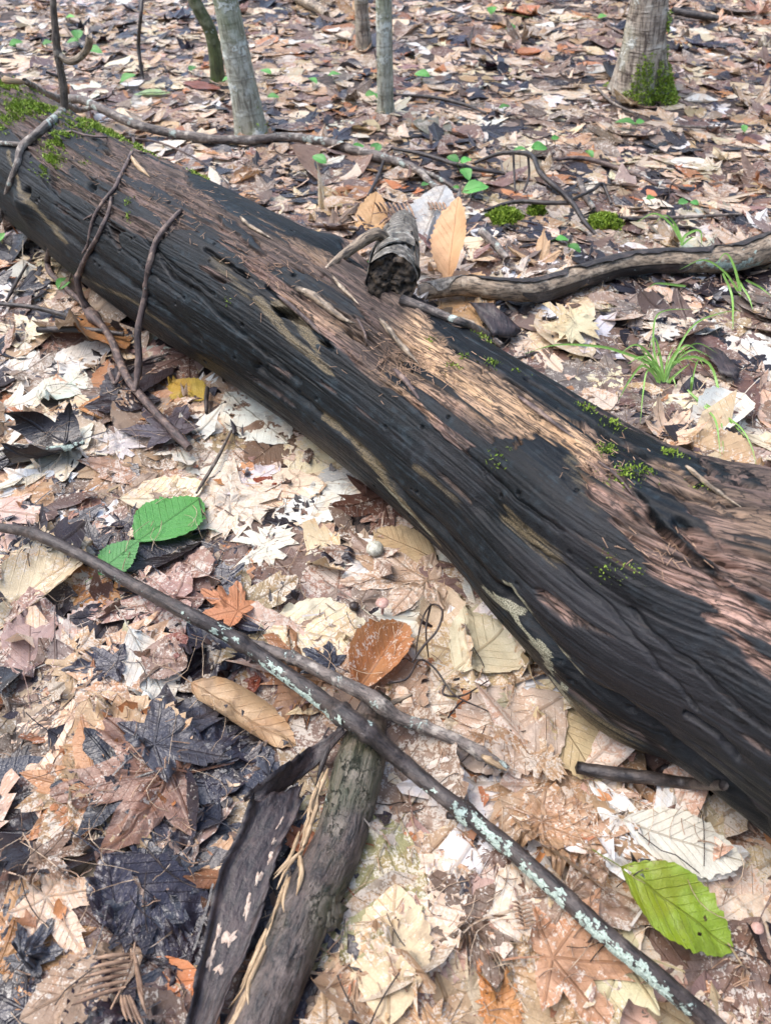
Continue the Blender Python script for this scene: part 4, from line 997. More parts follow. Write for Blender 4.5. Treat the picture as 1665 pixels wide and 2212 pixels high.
# long lichen-covered branch
LB = [(3, 1140, 20), (50, 1147, 22), (100, 1163, 24), (200, 1213, 25), (290, 1264, 27, .004), (400, 1322, 30, .008), (500, 1375, 32, .011), (590, 1436, 32, .016), (700, 1515, 36, .026), (750, 1550, 42, .032), (790, 1578, 36, .033), (880, 1655, 34, .020), (970, 1730, 36), (1000, 1752, 46), (1040, 1785, 38), (1100, 1832, 38), (1200, 1920, 38), (1300, 2012, 40), (1420, 2112, 42), (1540, 2215, 44), (1640, 2310, 46)]
e = empty('lichen_branch', SF(700, 1515), 'long slender branch with mint lichen crusts lying across the leaf litter', 'branch')
ob, LC_, LR_ = stick('stem', LB, M_LICHB, e, n=240, ns=14, rough=.09, seed=60, lift=1.3, knots=4, sl=45)
pc = proj(LC_)
ls_ = 0; FL = 1.
_k = 120; _u = nrm(nrm(CAM-LC_[_k])*.75+np.array([0, 0, .55])); _s = np.cross(nrm(LC_[_k+1]-LC_[_k]), _u); FL = 1. if (proj(LC_[_k]+_s*.01)-proj(LC_[_k]))[1] > 0 else -1.
for (px, py), n, side, size in (((492, 1372), 14, .2, 3), ((425, 1335), 8, .6, 2), ((585, 1450), 26, 1.0, 3), ((605, 1475), 40, 1.0, 3), ((640, 1500), 50, .9, 4), ((690, 1520), 90, .5, 4), ((722, 1535), 70, .8, 3), ((930, 1712), 10, .9, 2), ((1035, 1785), 40, .1, 3), ((1092, 1838), 34, .4, 3),
                      ((1130, 1868), 16, .8, 2), ((1180, 1930), 50, 1.0, 3), ((1230, 1975), 20, 1.0, 2), ((1275, 2010), 55, .5, 3), ((1320, 2050), 65, .8, 4), ((1370, 2090), 65, .8, 4), ((1420, 2130), 60, .8, 4), ((1470, 2180), 50, .6, 4), ((1010, 1760), 20, .1, 2)):
    ls_ += 1; k = int(np.argmin((pc[:, 0]-px)**2+(pc[:, 1]-py)**2)); sgn = -1.
    T_ = LC_[min(k+1, 239)]-LC_[k]; lichen(ob, LC_, LR_, k, int(n*(.8 if px < 800 else .36)), FL*(.35+.7*side), size*.75, 300+ls_)
stick('side_shoot', [(520, 1383, 22, .011), (570, 1402, 25, .012), (640, 1425, 27, .014), (700, 1455, 28, .017), (745, 1478, 29, .020), (800, 1505, 33, .028), (828, 1528, 36, .028), (860, 1550, 28, .018), (920, 1572, 27), (1000, 1605, 27), (1055, 1638, 25), (1095, 1662, 20)], M_STICK, e, n=110, ns=12, seed=66, lift=1.2, knots=4)
stick('snag', [(830, 1528, 16), (855, 1515, 12), (890, 1500, 6)], M_PEEL, e, n=10, seed=67, lift=1.5)
stick('snag', [(1005, 1745, 22), (985, 1760, 20), (965, 1762, 14)], M_LICHB, e, n=8, seed=68, lift=1.1)
shard('broken_end', e, [(1040, 1632), (1070, 1650), (1094, 1664)], 16, M_RAW, 32, off=.014)
def TS(C, R, px, py, off=0.0):
    d = nrm(ray(px, py)); v = C-CAM; t = v@d; dist = np.linalg.norm(v-t[:, None]*d, axis=1); k = int(np.argmin(dist/np.maximum(R, 1e-6))); 
    return CAM+d*(t[k]-math.sqrt(max(0., R[k]**2-dist[k]**2)))+nrm(CAM-C[k])*off
# thick broken branch with split pale wood
TB = [(818, 1500, 60), (795, 1570, 84), (775, 1659, 116), (731, 1820, 118), (652, 1982, 132), (556, 2212, 142), (480, 2380, 150)]
e = empty('broken_branch', SF(690, 1880), 'thick broken branch with cracked brown bark and split pale wood edge', 'branch')
ob, TC, TR = stick('stem', [(a, b, c*.93) for a, b, c in TB], M_THICK, e, n=220, ns=64, rough=.03, seed=70, lift=.30, sl=30)
SURF = lambda x, y, o: TS(TC, TR, x, y, o)
_r = np.random.default_rng(12)
ED = np.array([(712, 1650), (690, 1708), (668, 1775), (650, 1830), (622, 1890), (604, 1950), (575, 2030), (540, 2110), (505, 2190), (480, 2245)], float)   # torn edge of the branch
for k in range(24):
    t = _r.uniform(0, 8.2); ln = _r.uniform(.7, 1.7); tt = np.linspace(t, min(9, t+ln), 4)
    P = np.stack([np.interp(tt, np.arange(10), ED[:, 0])+_r.normal()*9+np.array([0, 0, 0, _r.normal()*9]), np.interp(tt, np.arange(10), ED[:, 1])], 1)
    shard('splinter', ob, [tuple(p) for p in P], _r.uniform(5, 16), M_RAW, 700+k, off=_r.uniform(-.001, .003))
for k, P in enumerate(([(655, 1835), (622, 1868), (590, 1900)], [(640, 1850), (615, 1885), (598, 1922)], [(648, 1850), (652, 1890), (640, 1935)])): shard('splinter', ob, P, (9, 8, 15)[k], M_RAW, 740+k, off=.004)
# bark plates on the thick branch: lifted flakes
def plate(name, parent, px, mat, seed, off=.004, thick=.0022):
    P = np.array([SURF(x, y, off) if SURF else SF(x, y, off) for x, y in px]); m = len(P); c = P.mean(0); nr_ = nrm(CAM-c)
    rs = np.random.default_rng(seed)
    Q = []; 
    for a in range(m):                                     # ragged outline
        b = P[(a+1) % m]; 
        for t in (0, .25, .5, .75): Q.append(P[a]+(b-P[a])*t+rs.normal(size=3)*.0011)
    Q = np.array(Q); k = len(Q); mid = c+(Q-c)*.55
    top = np.vstack([[c], mid, Q]); top = top+nr_*(.0015*np.concatenate([[1], np.full(k, .8), np.full(k, -.2)]))[:, None]+rs.normal(size=top.shape)*.0004
    bot = top-nr_*thick; V = np.vstack([top, bot]); n = len(top); i = np.arange(k); j = (i+1) % k
    T1 = np.stack([0*i, 1+i, 1+j], 1); Q1 = np.stack([1+i, 1+k+i, 1+k+j, 1+j], 1); sd_ = np.stack([1+k+i, n+1+k+i, n+1+k+j, 1+k+j], 1)
    luv = np.stack([V[:, 1], V[:, 0], 0*V[:, 0]], 1)
    return mesh(name, V, [T1, T1[:, ::-1]+n, Q1, Q1[:, ::-1]+n, sd_], mat, parent, dict(luv=luv), origin=None if parent is not None else c)
plate('bark_flake', ob, [(705, 1720), (750, 1700), (800, 1760), (770, 1850), (720, 1860), (690, 1800)], M_THICK, 80, .0008)
plate('bark_flake', ob, [(660, 1860), (700, 1870), (712, 1930), (690, 1990), (640, 1980), (630, 1930)], M_THICK, 81, .0008)
plate('bark_flake', ob, [(720, 1935), (750, 1960), (735, 2010), (700, 2000)], M_THICK, 82, .0008)
plate('bark_flake', ob, [(600, 2040), (660, 2050), (650, 2140), (570, 2150)], M_THICK, 83, .0008)
SURF = None
# loose bark slab and strip
def slab(name, L_, R_, mat, label, seed, rim=.010, n=60, m=16, thick=.003, off=.006, rimr=.3):
    A, _ = crom(np.array([PL(x, y, off) for x, y in L_]), n); B, _ = crom(np.array([PL(x, y, off) for x, y in R_]), n)
    u = np.linspace(0, 1, m); P = A[:, None]*(1-u)[None, :, None]+B[:, None]*u[None, :, None]
    v = np.linspace(0, 1, n); UU, VV = np.meshgrid(u, v); wid = np.linalg.norm(A-B, axis=1).mean()
    z = rim*np.clip(1-UU/.14, 0, 1)**1.5+rim*rimr*np.clip((UU-.86)/.14, 0, 1)**1.5+.0016*fbm(VV*9, UU*16, 4, seed)+.004*fbm(VV*3, UU*2, 2, seed+1)
    P = P.copy(); P[..., 2] += z
    P[:, 0] += .0035*fbm(v*30, v*0, 3, seed+2)[:, None]; P[:, -1] += .004*fbm(v*34, v*0+5, 3, seed+3)[:, None]
    P[0] += .004*fbm(u*9, u*0, 3, seed+4)[:, None]
    bt = P.copy(); bt[..., 2] -= thick
    V = np.vstack([P.reshape(-1, 3), bt.reshape(-1, 3)]); I = np.arange(n*m).reshape(n, m); k = n*m
    q = np.stack([I[:-1, :-1], I[:-1, 1:], I[1:, 1:], I[1:, :-1]], -1).reshape(-1, 4)
    rg = np.concatenate([I[0, :], I[1:, -1], I[-1, -2::-1], I[-2:0:-1, 0]]); rj = np.roll(rg, -1)
    sd_ = np.stack([rg, rj, rj+k, rg+k], 1)
    luv = np.stack([VV.ravel()*.4, UU.ravel()*wid, 0*UU.ravel()], 1); luv = np.vstack([luv, luv])
    e = empty(name, P.reshape(-1, 3).mean(0), label, 'bark')
    bp = mesh('bark_plate', V, [q[:, ::-1], q+k, sd_], mat, e, dict(luv=luv)); return bp, P
e, P = slab('bark_slab', [(545, 1730), (520, 1800), (480, 1880), (460, 1960), (446, 2040), (428, 2120), (408, 2220), (390, 2320)], [(655, 1690), (640, 1760), (605, 1830), (585, 1910), (562, 1985), (530, 2070), (496, 2140), (462, 2230), (435, 2320)], M_SLAB, 'dark loose bark slab with pale fungus spots beside the thick broken branch', 90, off=.020)
for i, (u0, v0, ru, rv) in enumerate(((7, 34, 2.2, 2.4), (3, 33, 1.1, 3.6), (3, 38, 1.0, 3.0), (7, 40, 1.6, 1.6), (11, 22, .9, 2.2), (13, 18, .9, 1.4), (10, 28, .9, 3.2), (12, 14, .6, 1.3), (11, 9, .6, 1.4))):
    r = np.random.default_rng(400+i); m = 20; a = np.linspace(0, 6.283, m, endpoint=False); k = .75+.30*np.sin(a*2+r.uniform(0, 6))+.22*np.sin(a*3+r.uniform(0, 6))+.16*r.normal(size=m)
    from_grid = lambda uu, vv: P[np.clip(vv, 0, 59).astype(int), np.clip(uu, 0, 15).astype(int)]
    def bil(uu, vv):
        uu = np.clip(uu, 0, 14.99); vv = np.clip(vv, 0, 58.99); iu = uu.astype(int); iv = vv.astype(int); fu = (uu-iu)[:, None]; fv = (vv-iv)[:, None]
        return (P[iv, iu]*(1-fu)+P[iv, iu+1]*fu)*(1-fv)+(P[iv+1, iu]*(1-fu)+P[iv+1, iu+1]*fu)*fv
    cpt = bil(np.array([u0*1.]), np.array([v0*1.])); rimp = bil(u0+ru*np.cos(a)*k, v0+rv*np.sin(a)*k); V = np.vstack([cpt+[0, 0, .0016], (rimp+cpt)/2+[0, 0, .0014], rimp+[0, 0, .0003]]); j = np.arange(m); jn = (j+1) % m
    mesh('fungus_spot', V, [np.stack([0*j, 1+j, 1+jn], 1), np.stack([1+j, 1+m+j, 1+m+jn, 1+jn], 1)], M_FUNG, e)
slab('bark_strip', [(530, 1722), (600, 1670), (680, 1612), (742, 1572)], [(545, 1742), (620, 1700), (690, 1645), (746, 1585)], M_SLAB, 'narrow dark bark strip wedged against the thick broken branch', 95, rim=.004, n=30, m=8, off=.016)
# dark stick at the foot of the log, lichen-tipped twig, other small sticks
stick('fallen_stick', [(1245, 1658, 26), (1330, 1672, 30), (1400, 1680, 30), (1485, 1692, 26), (1560, 1700, 22)], M_DARK, label='short wet black stick poking out from under the log foot', n=40, ns=10, seed=97, lift=.9)
e, _ = thing_of([[(-20, 1005, 6), (30, 978, 8), (60, 966, 9), (110, 972, 10), (150, 966, 12), (182, 955, 10)], [(60, 966, 7), (35, 962, 6), (0, 975, 5)], [(40, 975, 6), (20, 1000, 5), (0, 1015, 4)]], 'lichen_twig', 'dark twig with a mint lichen tip at the left of the litter', 'twig', M_DARK, seed=98, ns=7, lift=1.2)
Ct, _s, Rt = path([(105, 971, 11), (150, 966, 13), (180, 956, 12)], 12, 1.2); lichen(e, Ct, Rt, 6, 46, .0, 3, 398)
SMALL = [([(-20, 655, 8), (60, 662, 10), (120, 675, 11), (178, 694, 11)], M_DARK, 'thin dark stick pointing at the forked twig'),
 ([(82, 712, 14), (180, 712, 14), (268, 722, 10)], M_DARK, 'short dark stick half buried below the orange brown hanging leaf'),
 ([(60, 570, 5), (28, 625, 8), (15, 650, 6)], M_DARK, 'small dark twig below the mossy end of the log'),
 ([(500, 930, 6), (470, 990, 8), (440, 1040, 8), (425, 1065, 5)], M_TWIG, 'thin grey twig standing above the green beech leaf'),
 ([(448, 838, 10), (446, 865, 11), (447, 892, 8)], M_DARK, 'tiny upright black twig at the front of the log'),
 ([(865, 655, 22), (900, 668, 22), (960, 690, 19), (1010, 708, 17), (1050, 722, 16), (1085, 748, 12)], M_STICK, 'grey twig lying from the curled bark stub along the back of the log'),
 ([(672, 487, 8), (720, 488, 11), (775, 495, 9)], M_TWIGR, 'short brown twig behind the log'),
 ([(828, 350, 8), (815, 385, 9), (795, 425, 8)], M_DARK, 'short black twig hanging below the long grey branch'),
 ([(1040, 500, 20), (1070, 530, 18), (1095, 560, 16)], M_STICK, 'short grey stick leaning beside the tall orange leaf'),
 ([(1450, 22, 14), (1500, 32, 16), (1550, 40, 12)], M_DARK, 'dark stick far behind the mossy footed tree'),
 ([(850, 205, 6), (930, 210, 8), (1000, 225, 8), (1050, 245, 5)], M_DARK, 'thin dark stick on the litter beyond the slim trunks'),
 ([(1200, 345, 7), (1260, 342, 10), (1360, 372, 10), (1420, 400, 8)], M_TWIGR, 'bent brown twig in the litter before the mossy footed tree'),
 ([(1450, 272, 5), (1550, 276, 7), (1640, 270, 5)], M_TWIG, 'thin straight twig on the far litter'),
 ([(1285, 185, 5), (1320, 220, 6), (1370, 245, 5)], M_TWIG, 'thin twig at the foot of the mossy footed tree'),
 ([(1250, 388, 12), (1262, 420, 14), (1282, 452, 10)], M_STICK, 'short pale lichened twig beyond the moss cushions'),
 ([(845, 320, 6), (920, 335, 9), (1000, 360, 10), (1090, 375, 8)], M_DARK, 'dark twig stretching behind the seedling leaves'),
 ([(1340, 470, 6), (1460, 470, 8), (1600, 462, 5)], M_TWIG, 'thin brown twig behind the peeled grey branch'),
 ([(740, 1560, 12), (700, 1640, 12), (680, 1720, 8)], M_DARK, 'thin black twig along the edge of the thick broken branch')]
for i, (p, m, l) in enumerate(SMALL): stick('twig', p, m, label=l, cat='twig', seed=500+i, ns=7, lift=1.2)
# arching dark twig in the background
thing_of([[(1285, 505, 8, .01), (1262, 480, 10, .02), (1235, 438, 11, .03), (1195, 400, 11, .05), (1165, 372, 10, .06), (1150, 338, 10, .06), (1120, 330, 9, .05), (1075, 333, 8, .03), (1025, 352, 7)],
          [(1235, 438, 9, .03), (1180, 438, 10, .02), (1110, 436, 9, .01), (1045, 455, 7)], [(1232, 432, 7, .03), (1280, 410, 8, .02), (1300, 398, 8, .02), (1320, 440, 6)], [(1108, 330, 5, .05), (1110, 370, 5, .02), (1112, 415, 5)], [(1140, 335, 5, .05), (1142, 380, 5, .02), (1130, 415, 5)]],
         'arching_twig', 'dark arching twig on short prongs beyond the log', 'twig', M_DARK, seed=130, ns=7, n=40, lift=1.0)
thing_of([[(310, -40, 6, .2), (305, 30, 6, .15), (300, 90, 7, .08), (303, 130, 7, .04), (309, 170, 7)]], 'dead_sapling', 'very thin dark dead sapling stem rising behind the log', 'sapling', M_DARK, seed=140, ns=6, n=40)

# peeled grey branch at the right, curled bark stub on the log
e = empty('peeled_branch', SF(1250, 600), 'thick peeled grey branch with black bark flakes and lichened end beyond the log', 'branch')
PB = [(905, 632, 44), (960, 622, 52), (1010, 618, 54), (1080, 625, 58), (1150, 627, 62), (1210, 612, 62), (1270, 592, 58), (1340, 572, 60), (1420, 563, 62), (1500, 563, 66), (1580, 558, 72), (1650, 538, 78), (1760, 505, 80)]
ob, PC, PR = stick('stem', [(a, b, c*.76) for a, b, c in PB], M_PEEL, e, n=120, ns=28, rough=.05, seed=150, lift=.9, sl=35)
pc = proj(PC)
def strip_on(name, C, R, i0, i1, a0, a1, lift, mat, parent, seed, m=8):
    """a curled strip of bark on a branch between stations and angles about its upper side"""
    T = nrm(np.gradient(C, axis=0)); k = np.arange(i0, i1); upv = np.array([0, 0, 1.])-T[k]*T[k, 2:3]; upv = nrm(upv); sd_ = nrm(np.cross(T[k], upv))
    if (sd_[0] @ (CAM-C[i0])) < 0: sd_ = -sd_
    u = np.linspace(0, 1, m); ed = .25*fbm(k*.35, k*0., 3, seed); n = len(k)
    A = a0+(a1-a0)*u[None]+ed[:, None]*(u[None]-.2); tp = np.minimum(1, np.minimum(np.arange(n), n-1-np.arange(n))/4.)[:, None]; A = a0+(A-a0)*(.25+.75*tp)
    rr_ = R[k][:, None]*1.03+lift*(u[None]**2)*(.4+.6*vn(k*.3, k*0., seed+3)[:, None]**2)+.0008
    P = C[k][:, None]+rr_[..., None]*(np.cos(A)[..., None]*upv[:, None]+np.sin(A)[..., None]*sd_[:, None])
    Q = C[k][:, None]+(rr_-.0016)[..., None]*(np.cos(A)[..., None]*upv[:, None]+np.sin(A)[..., None]*sd_[:, None])
    V = np.vstack([P.reshape(-1, 3), Q.reshape(-1, 3)]); I = np.arange(n*m).reshape(n, m); q = np.stack([I[:-1, :-1], I[:-1, 1:], I[1:, 1:], I[1:, :-1]], -1).reshape(-1, 4)
    rg = np.concatenate([I[0, :], I[1:, -1], I[-1, -2::-1], I[-2:0:-1, 0]]); rj = np.roll(rg, -1); kk = n*m
    luv = np.stack([np.repeat(k*.004, m), np.tile(u*.03, n), np.zeros(kk)], 1)
    return mesh(name, V, [q, q[:, ::-1]+kk, np.stack([rg, rj, rj+kk, rg+kk], 1)], mat, parent, dict(luv=np.vstack([luv, luv])))
ix = lambda x: int(np.argmin(np.abs(pc[:, 0]-x)))
for a, b, t0, t1, lf_, s in ((1010, 1250, -1.2, .35, .004, 1), (1230, 1560, -1.2, .42, .005, 2), (1540, 1740, -1.3, .1, .004, 3), (1120, 1260, 1.25, 2.2, .003, 4), (1250, 1500, 1.35, 2.3, .003, 5), (912, 1012, -1.3, 1.2, .002, 6)):
    strip_on('bark_flake', PC, PR, ix(a), ix(b), t0, t1, lf_, M_DARK if s < 6 else M_CURL, ob, 160+s)
for px, n, side, s in ((1590, 220, .6, 5), (1620, 260, .9, 5), (1650, 200, .5, 4), (1570, 120, 1.1, 3)): lichen(ob, PC, PR, ix(px), n, side, s, 420+px)
# curled bark stub
i, j, _ = lq(845, 672); b0 = GL[i, j]; fr = CAM+ray(846, 606)*(depth(b0)+.012); rf = rpx(fr, 112); bk = PL(872, 470, .045)
bk = fr+(bk-fr)*.85; e = empty('bark_stub', fr-[0, 0, rf], 'stubby branch piece wrapped in curling grey bark, dark rotten core facing out, on the log', 'branch')
Cb, s, Rb = crom(np.array([fr, fr+(bk-fr)*.3+[0, 0, .004], fr+(bk-fr)*.65, bk]), 46, np.array([rf, rf*.93, rf*.86, rf*.74]))
V, Fs, luv = tube(Cb, Rb, 40, .07, 171, 60, caps=False)
V = V.reshape(46, 40, 3); V[0] += (nrm(fr-bk)*(.012*fbm(np.arange(40)*.6, np.zeros(40), 3, 5)-.001)[:, None]); V = V.reshape(-1, 3)
mesh('bark_tube', V, Fs, M_CURL, e, dict(luv=luv))
_ax = nrm(fr-bk); _u = nrm(np.cross(_ax, [0, 0, 1.])); _v = np.cross(_u, _ax); nr, na_ = 14, 44
rr2 = np.linspace(0, 1, nr)[:, None]; aa2 = np.linspace(0, 6.283, na_, endpoint=False)[None]
dz = .010*fbm(rr2*np.cos(aa2)*4, rr2*np.sin(aa2)*4, 4, 61)+.004*vn(rr2*np.cos(aa2)*14, rr2*np.sin(aa2)*14, 63)-.004+.004*rr2**2
P2 = fr+(rf*.97*rr2*np.cos(aa2))[..., None]*_u+(rf*.97*rr2*np.sin(aa2))[..., None]*_v+dz[..., None]*_ax
I = np.arange(nr*na_).reshape(nr, na_); J = np.roll(I, -1, 1); q_ = np.stack([I[:-1], J[:-1], J[1:], I[1:]], -1).reshape(-1, 4)
mesh('rotten_core', P2.reshape(-1, 3), [q_], M_ROT, e)
V, Fs, luv = tube(Cb[1:6], Rb[1:6]*.94, 34, .05, 173, 90, caps=False); mesh('inner_bark', V, Fs, M_ROT, e, dict(luv=luv))
for a0, a1, l, s, i0, i1 in ((-.9, .7, .006, 1, 4, 26), (.2, 1.3, .004, 2, 12, 40), (-1.8, -.6, .006, 3, 8, 34), (1.0, 2.0, .004, 4, 2, 18)): strip_on('bark_curl', Cb, Rb, i0, i1, a0, a1, l, M_CURL, e, 175+s)
q0 = fr+(bk-fr)*.25+[0, 0, rf*.7]
Cs = []
for k, (x, y) in enumerate(((838, 548), (832, 518), (815, 506), (790, 516), (760, 538), (730, 560), (702, 583))): Cs.append(CAM+ray(x, y)*(depth(q0)-.012*k*.6))
C_, s, R_ = crom(np.array(Cs), 40, np.array([rpx(q0, w_) for w_ in (20, 24, 27, 26, 22, 18, 8)])); stick('side_shoot', None, M_PEEL, e, C=C_, R=R_, seed=180, ns=10)

# tall orange leaf standing beside the stub, bark chips
def standing(b, t, key, wr, label, lean, col, fold=.3, seed=1, face=0.):
    p = PL(*b); q = PY(t[0], t[1], p[1]+lean); ax_ = q-p; L = np.linalg.norm(ax_); ay = ax_/L
    V, fs, luv = shape_leaf('beech', L, 'hi', wr=wr, tpl=2, cup=.25, wave=.02, corr=.012, fold=fold, holes=0)
    xx = nrm(np.cross(ay, [math.sin(face), 1., .1])); 
    if xx[0] < 0: xx = -xx
    zz = np.cross(xx, ay)
    W = (p+q)/2+V[:, :1]*xx+V[:, 1:2]*ay+V[:, 2:]*zz
    o = mesh('leaf', W, fs, M_LEAF, None, dict(luv=luv*[1, 1, 0]+[0, 0, .85], **attrs(len(W), key, rng, col, .25, .0)), origin=p); return tag(o, label, 'leaf')
standing((968, 612), (990, 425), 'orange', .44, 'tall tan orange leaf standing on edge beside the curled bark stub', .11, (.74, .45, .24), .25, face=.55)
standing((918, 545), (940, 465), 'cream', .6, 'folded bluish white leaf standing behind the tall orange leaf', .05, (.45, .46, .46), .4, face=-.5)
plate('bark_chip', None, [(1012, 652), (1062, 655), (1128, 712), (1112, 728), (1062, 724)], M_SLAB, 190, .01, .003); tag(bpy.data.objects['bark_chip'], 'brown bark chip below the peeled grey branch', 'bark chip')
o = plate('bark_chip', None, [(1518, 752), (1545, 748), (1602, 800), (1590, 818), (1555, 806)], M_SLAB, 191, .01, .003); tag(o, 'reddish brown bark chip right of the grass tuft', 'bark chip')

# ------------------------------------------------------------------ trees
def tree(name, base, top, wb, wt, mat, label, flare=1.25, mossy=0, mid=None, seed=1, Ht=2.4):
    p = PL(*base); p = p-np.array([0, 0, .02]); q = PY(top[0], top[1], p[1]); r0 = rpx(p, wb); r1 = rpx(q, wt)
    d = (q-p); pts = [p, p+d*.12, p+d*.5, q]; rad = [r0*flare, r0*(1+(flare-1)*.25), (r0+r1)/2, r1]
    if mid is not None: pts = [p, PY(mid[0], mid[1], p[1]), q]; rad = [r0*flare, (r0+r1)/2, r1]
    e_ = nrm(d); g_ = Ht-q[2]; pts += [q+e_*.12, q+e_*.3, q+e_*.6, q+e_*g_*.6+np.array([.02, .02, 0]), q+e_*g_]; rad += [r1, r1*.97, r1*.92, r1*.8, r1*.6]
    C_, s, R_ = crom(np.array(pts), 120, np.array(rad)); e = empty(name, p, label, 'tree', None)
    V, Fs, luv = tube(C_, R_, 32, .05, seed, 22, sc=2.5)
    # root flare lobes
    W = V[:-2].reshape(120, 32, 3); a = np.linspace(0, 2*np.pi, 32, endpoint=False); hh = np.clip(1-(W[:, :, 2]-p[2])/(r0*3.2), 0, 1)**2
    W += (W-C_[:, None])*(hh*(.35*np.maximum(0, np.cos(a*2.5+seed))[None]))[..., None]*np.array([1, 1, 0]); V[:-2] = W.reshape(-1, 3)
    tk = mesh('trunk', V, Fs, mat, e, dict(luv=luv)); r = np.random.default_rng(seed)
    for k in range(3):
        i = 70+k*15; a = r.uniform(0, 6.28); dd = nrm([math.cos(a), math.sin(a), .7]); L = .35
        Cl, s, Rl = crom(np.array([C_[i], C_[i]+dd*L*.5, C_[i]+dd*L+[0, 0, .08]]), 12, np.array([R_[i]*.45, R_[i]*.3, R_[i]*.1])); V2, F2, l2 = tube(Cl, Rl, 8, .08, seed+k, 40); mesh('limb', V2, F2, mat, e, dict(luv=l2))
    if mossy:
        n = mossy; u = r.random(n)**1.6*r0*3.0; a = r.uniform(0, 6.28, n); k = np.clip((u/(C_[1, 2]-C_[0, 2])).astype(int), 0, 119); jj = (a/6.283*32).astype(int)
        m = fbm(a*1.2, u*20, 2, seed) > -.35+1.1*u/(r0*3); fa = (a/6.283*32-jj)[:, None]; fk = r.random(n)[:, None]; k2 = np.minimum(k+1, 119); j2 = (jj+1) % 32; pa = (W[k, jj]*(1-fa)+W[k, j2]*fa)*(1-fk)+(W[k2, jj]*(1-fa)+W[k2, j2]*fa)*fk; pos = pa[m]; nor = nrm((pa-C_[k])[m]); moss('moss', tk, pos+nor*(r.random(len(pos))*.006)[:, None], nor, .05, seed, blade=.0075)
    return e
tree('beech_tree', (547, 282), (487, 0), 64, 54, M_BIRCH, 'leaning grey green young trunk with dark knots, biggest of the thin trunks', 1.05, 60, seed=201)
tree('mossy_sapling', (472, 172), (420, 0), 27, 28, M_MOSSB, 'thin curved green mossy trunk behind the leaning grey trunk', 1.15, 120, mid=(457, 75), seed=202)
tree('young_tree', (787, 98), (780, 0), 32, 30, M_FIR, 'thin dark grey trunk standing farthest back', 1.15, 0, seed=203)
tree('young_tree', (833, 238), (829, 0), 34, 35, M_BIRCH, 'slim straight grey trunk with pale blotches', 1.08, 40, seed=204)
tree('mossy_footed_tree', (1378, 196), (1402, 0), 106, 80, M_FIR, 'thick brown trunk with bright green moss round its flared foot', 1.2, 15000, seed=205)
stick('fallen_stick', [(620, -20, 16), (655, 2, 20), (690, 20, 20), (705, 32, 14)], M_PEEL, label='short pale stick lying at the far side of the clearing', seed=210, ns=14, rough=.12)

# unseen ring of woods beyond the frame, added to block low sky light
wd = Batch(); r = np.random.default_rng(77)
for _ in range(46):
    a = r.uniform(0, 6.283); R_ = r.uniform(7.5, 11); x, y = R_*math.cos(a), 1.5+R_*math.sin(a); h = r.uniform(5, 7.5); z0 = float(terr(x, y))
    V, Fs, luv = tube(np.stack([np.linspace(x, x+r.normal()*.3, 8), np.linspace(y, y+r.normal()*.3, 8), np.linspace(z0-.05, h, 8)], 1), np.linspace(.11, .04, 8), 8); wd.add(V, Fs)
    n = 420; c = np.stack([x+r.normal(size=n)*.95, y+r.normal(size=n)*.95, np.clip(r.normal(size=n)*1.7+h*.52, .2, h+.8)], 1)
    t1 = nrm(r.normal(size=(n, 3))); t2 = nrm(np.cross(t1, r.normal(size=(n, 3)))); sz = r.uniform(.10, .24, n)[:, None]
    V = np.stack([c-t1*sz, c+t2*sz*.6, c+t1*sz, c-t2*sz*.6], 1).reshape(-1, 3); i = np.arange(n)*4; wd.add(V, np.stack([i, i+1, i+2, i+3], 1))
tag(wd.build('sky_blocking_woods', plain_material('sky_blocking_foliage', (.035, .05, .02), (.075, .11, .035), 3, .6, 0), smooth=False), 'unseen leafy young woods added round the scene to block low sky light', 'woods', kind='stuff')

# ------------------------------------------------------------------ seedlings, grass, moss cushions
def seedling(leaves, label, group=None, base=None, key='seed', name='seedling'):
    """leaves: list of (px, py, size px, direction degrees)"""
    bx = base or (np.mean([l[0] for l in leaves]), np.mean([l[1] for l in leaves])+14)
    p = PL(*bx); e = empty(name, p, label, 'seedling', group)
    hgt = .022
    for px, py, w_, a in leaves:
        c = PY(px, py, p[1]); 
        if c[2] < p[2]+.006: c = PL(px, py, .012)
        L = rpx(c, w_)*2.1; V, fs, luv = shape_leaf('birch', L, 'mid', wr=.62, cup=.25, bend=-.15, wave=.015, corr=.008, tpl=0)
        ar = math.radians(a); d = np.array([math.cos(ar), math.sin(ar), .15]); n_ = nrm(np.array([0, -.35, 1.])+rng.normal(size=3)*.15); d = nrm(d-(d@n_)*n_); x_ = np.cross(d, n_)
        W = c+V[:, :1]*x_+V[:, 1:2]*d+V[:, 2:]*n_; luv[:, 2] = .9
        mesh('leaf', W, fs, M_LEAF, e, dict(luv=luv, **attrs(len(W), key, rng, leafcol(key, rng, .18), .4, 0)))
        C_, s = crom(np.array([p-[0, 0, .01], (p+c)/2+rng.normal(size=3)*.003, c-d*L*.45]), 8); V, Fs, luv = tube(C_, .0007, 5); mesh('stem', V, Fs, M_STEMG, e, dict(luv=luv))
    return e
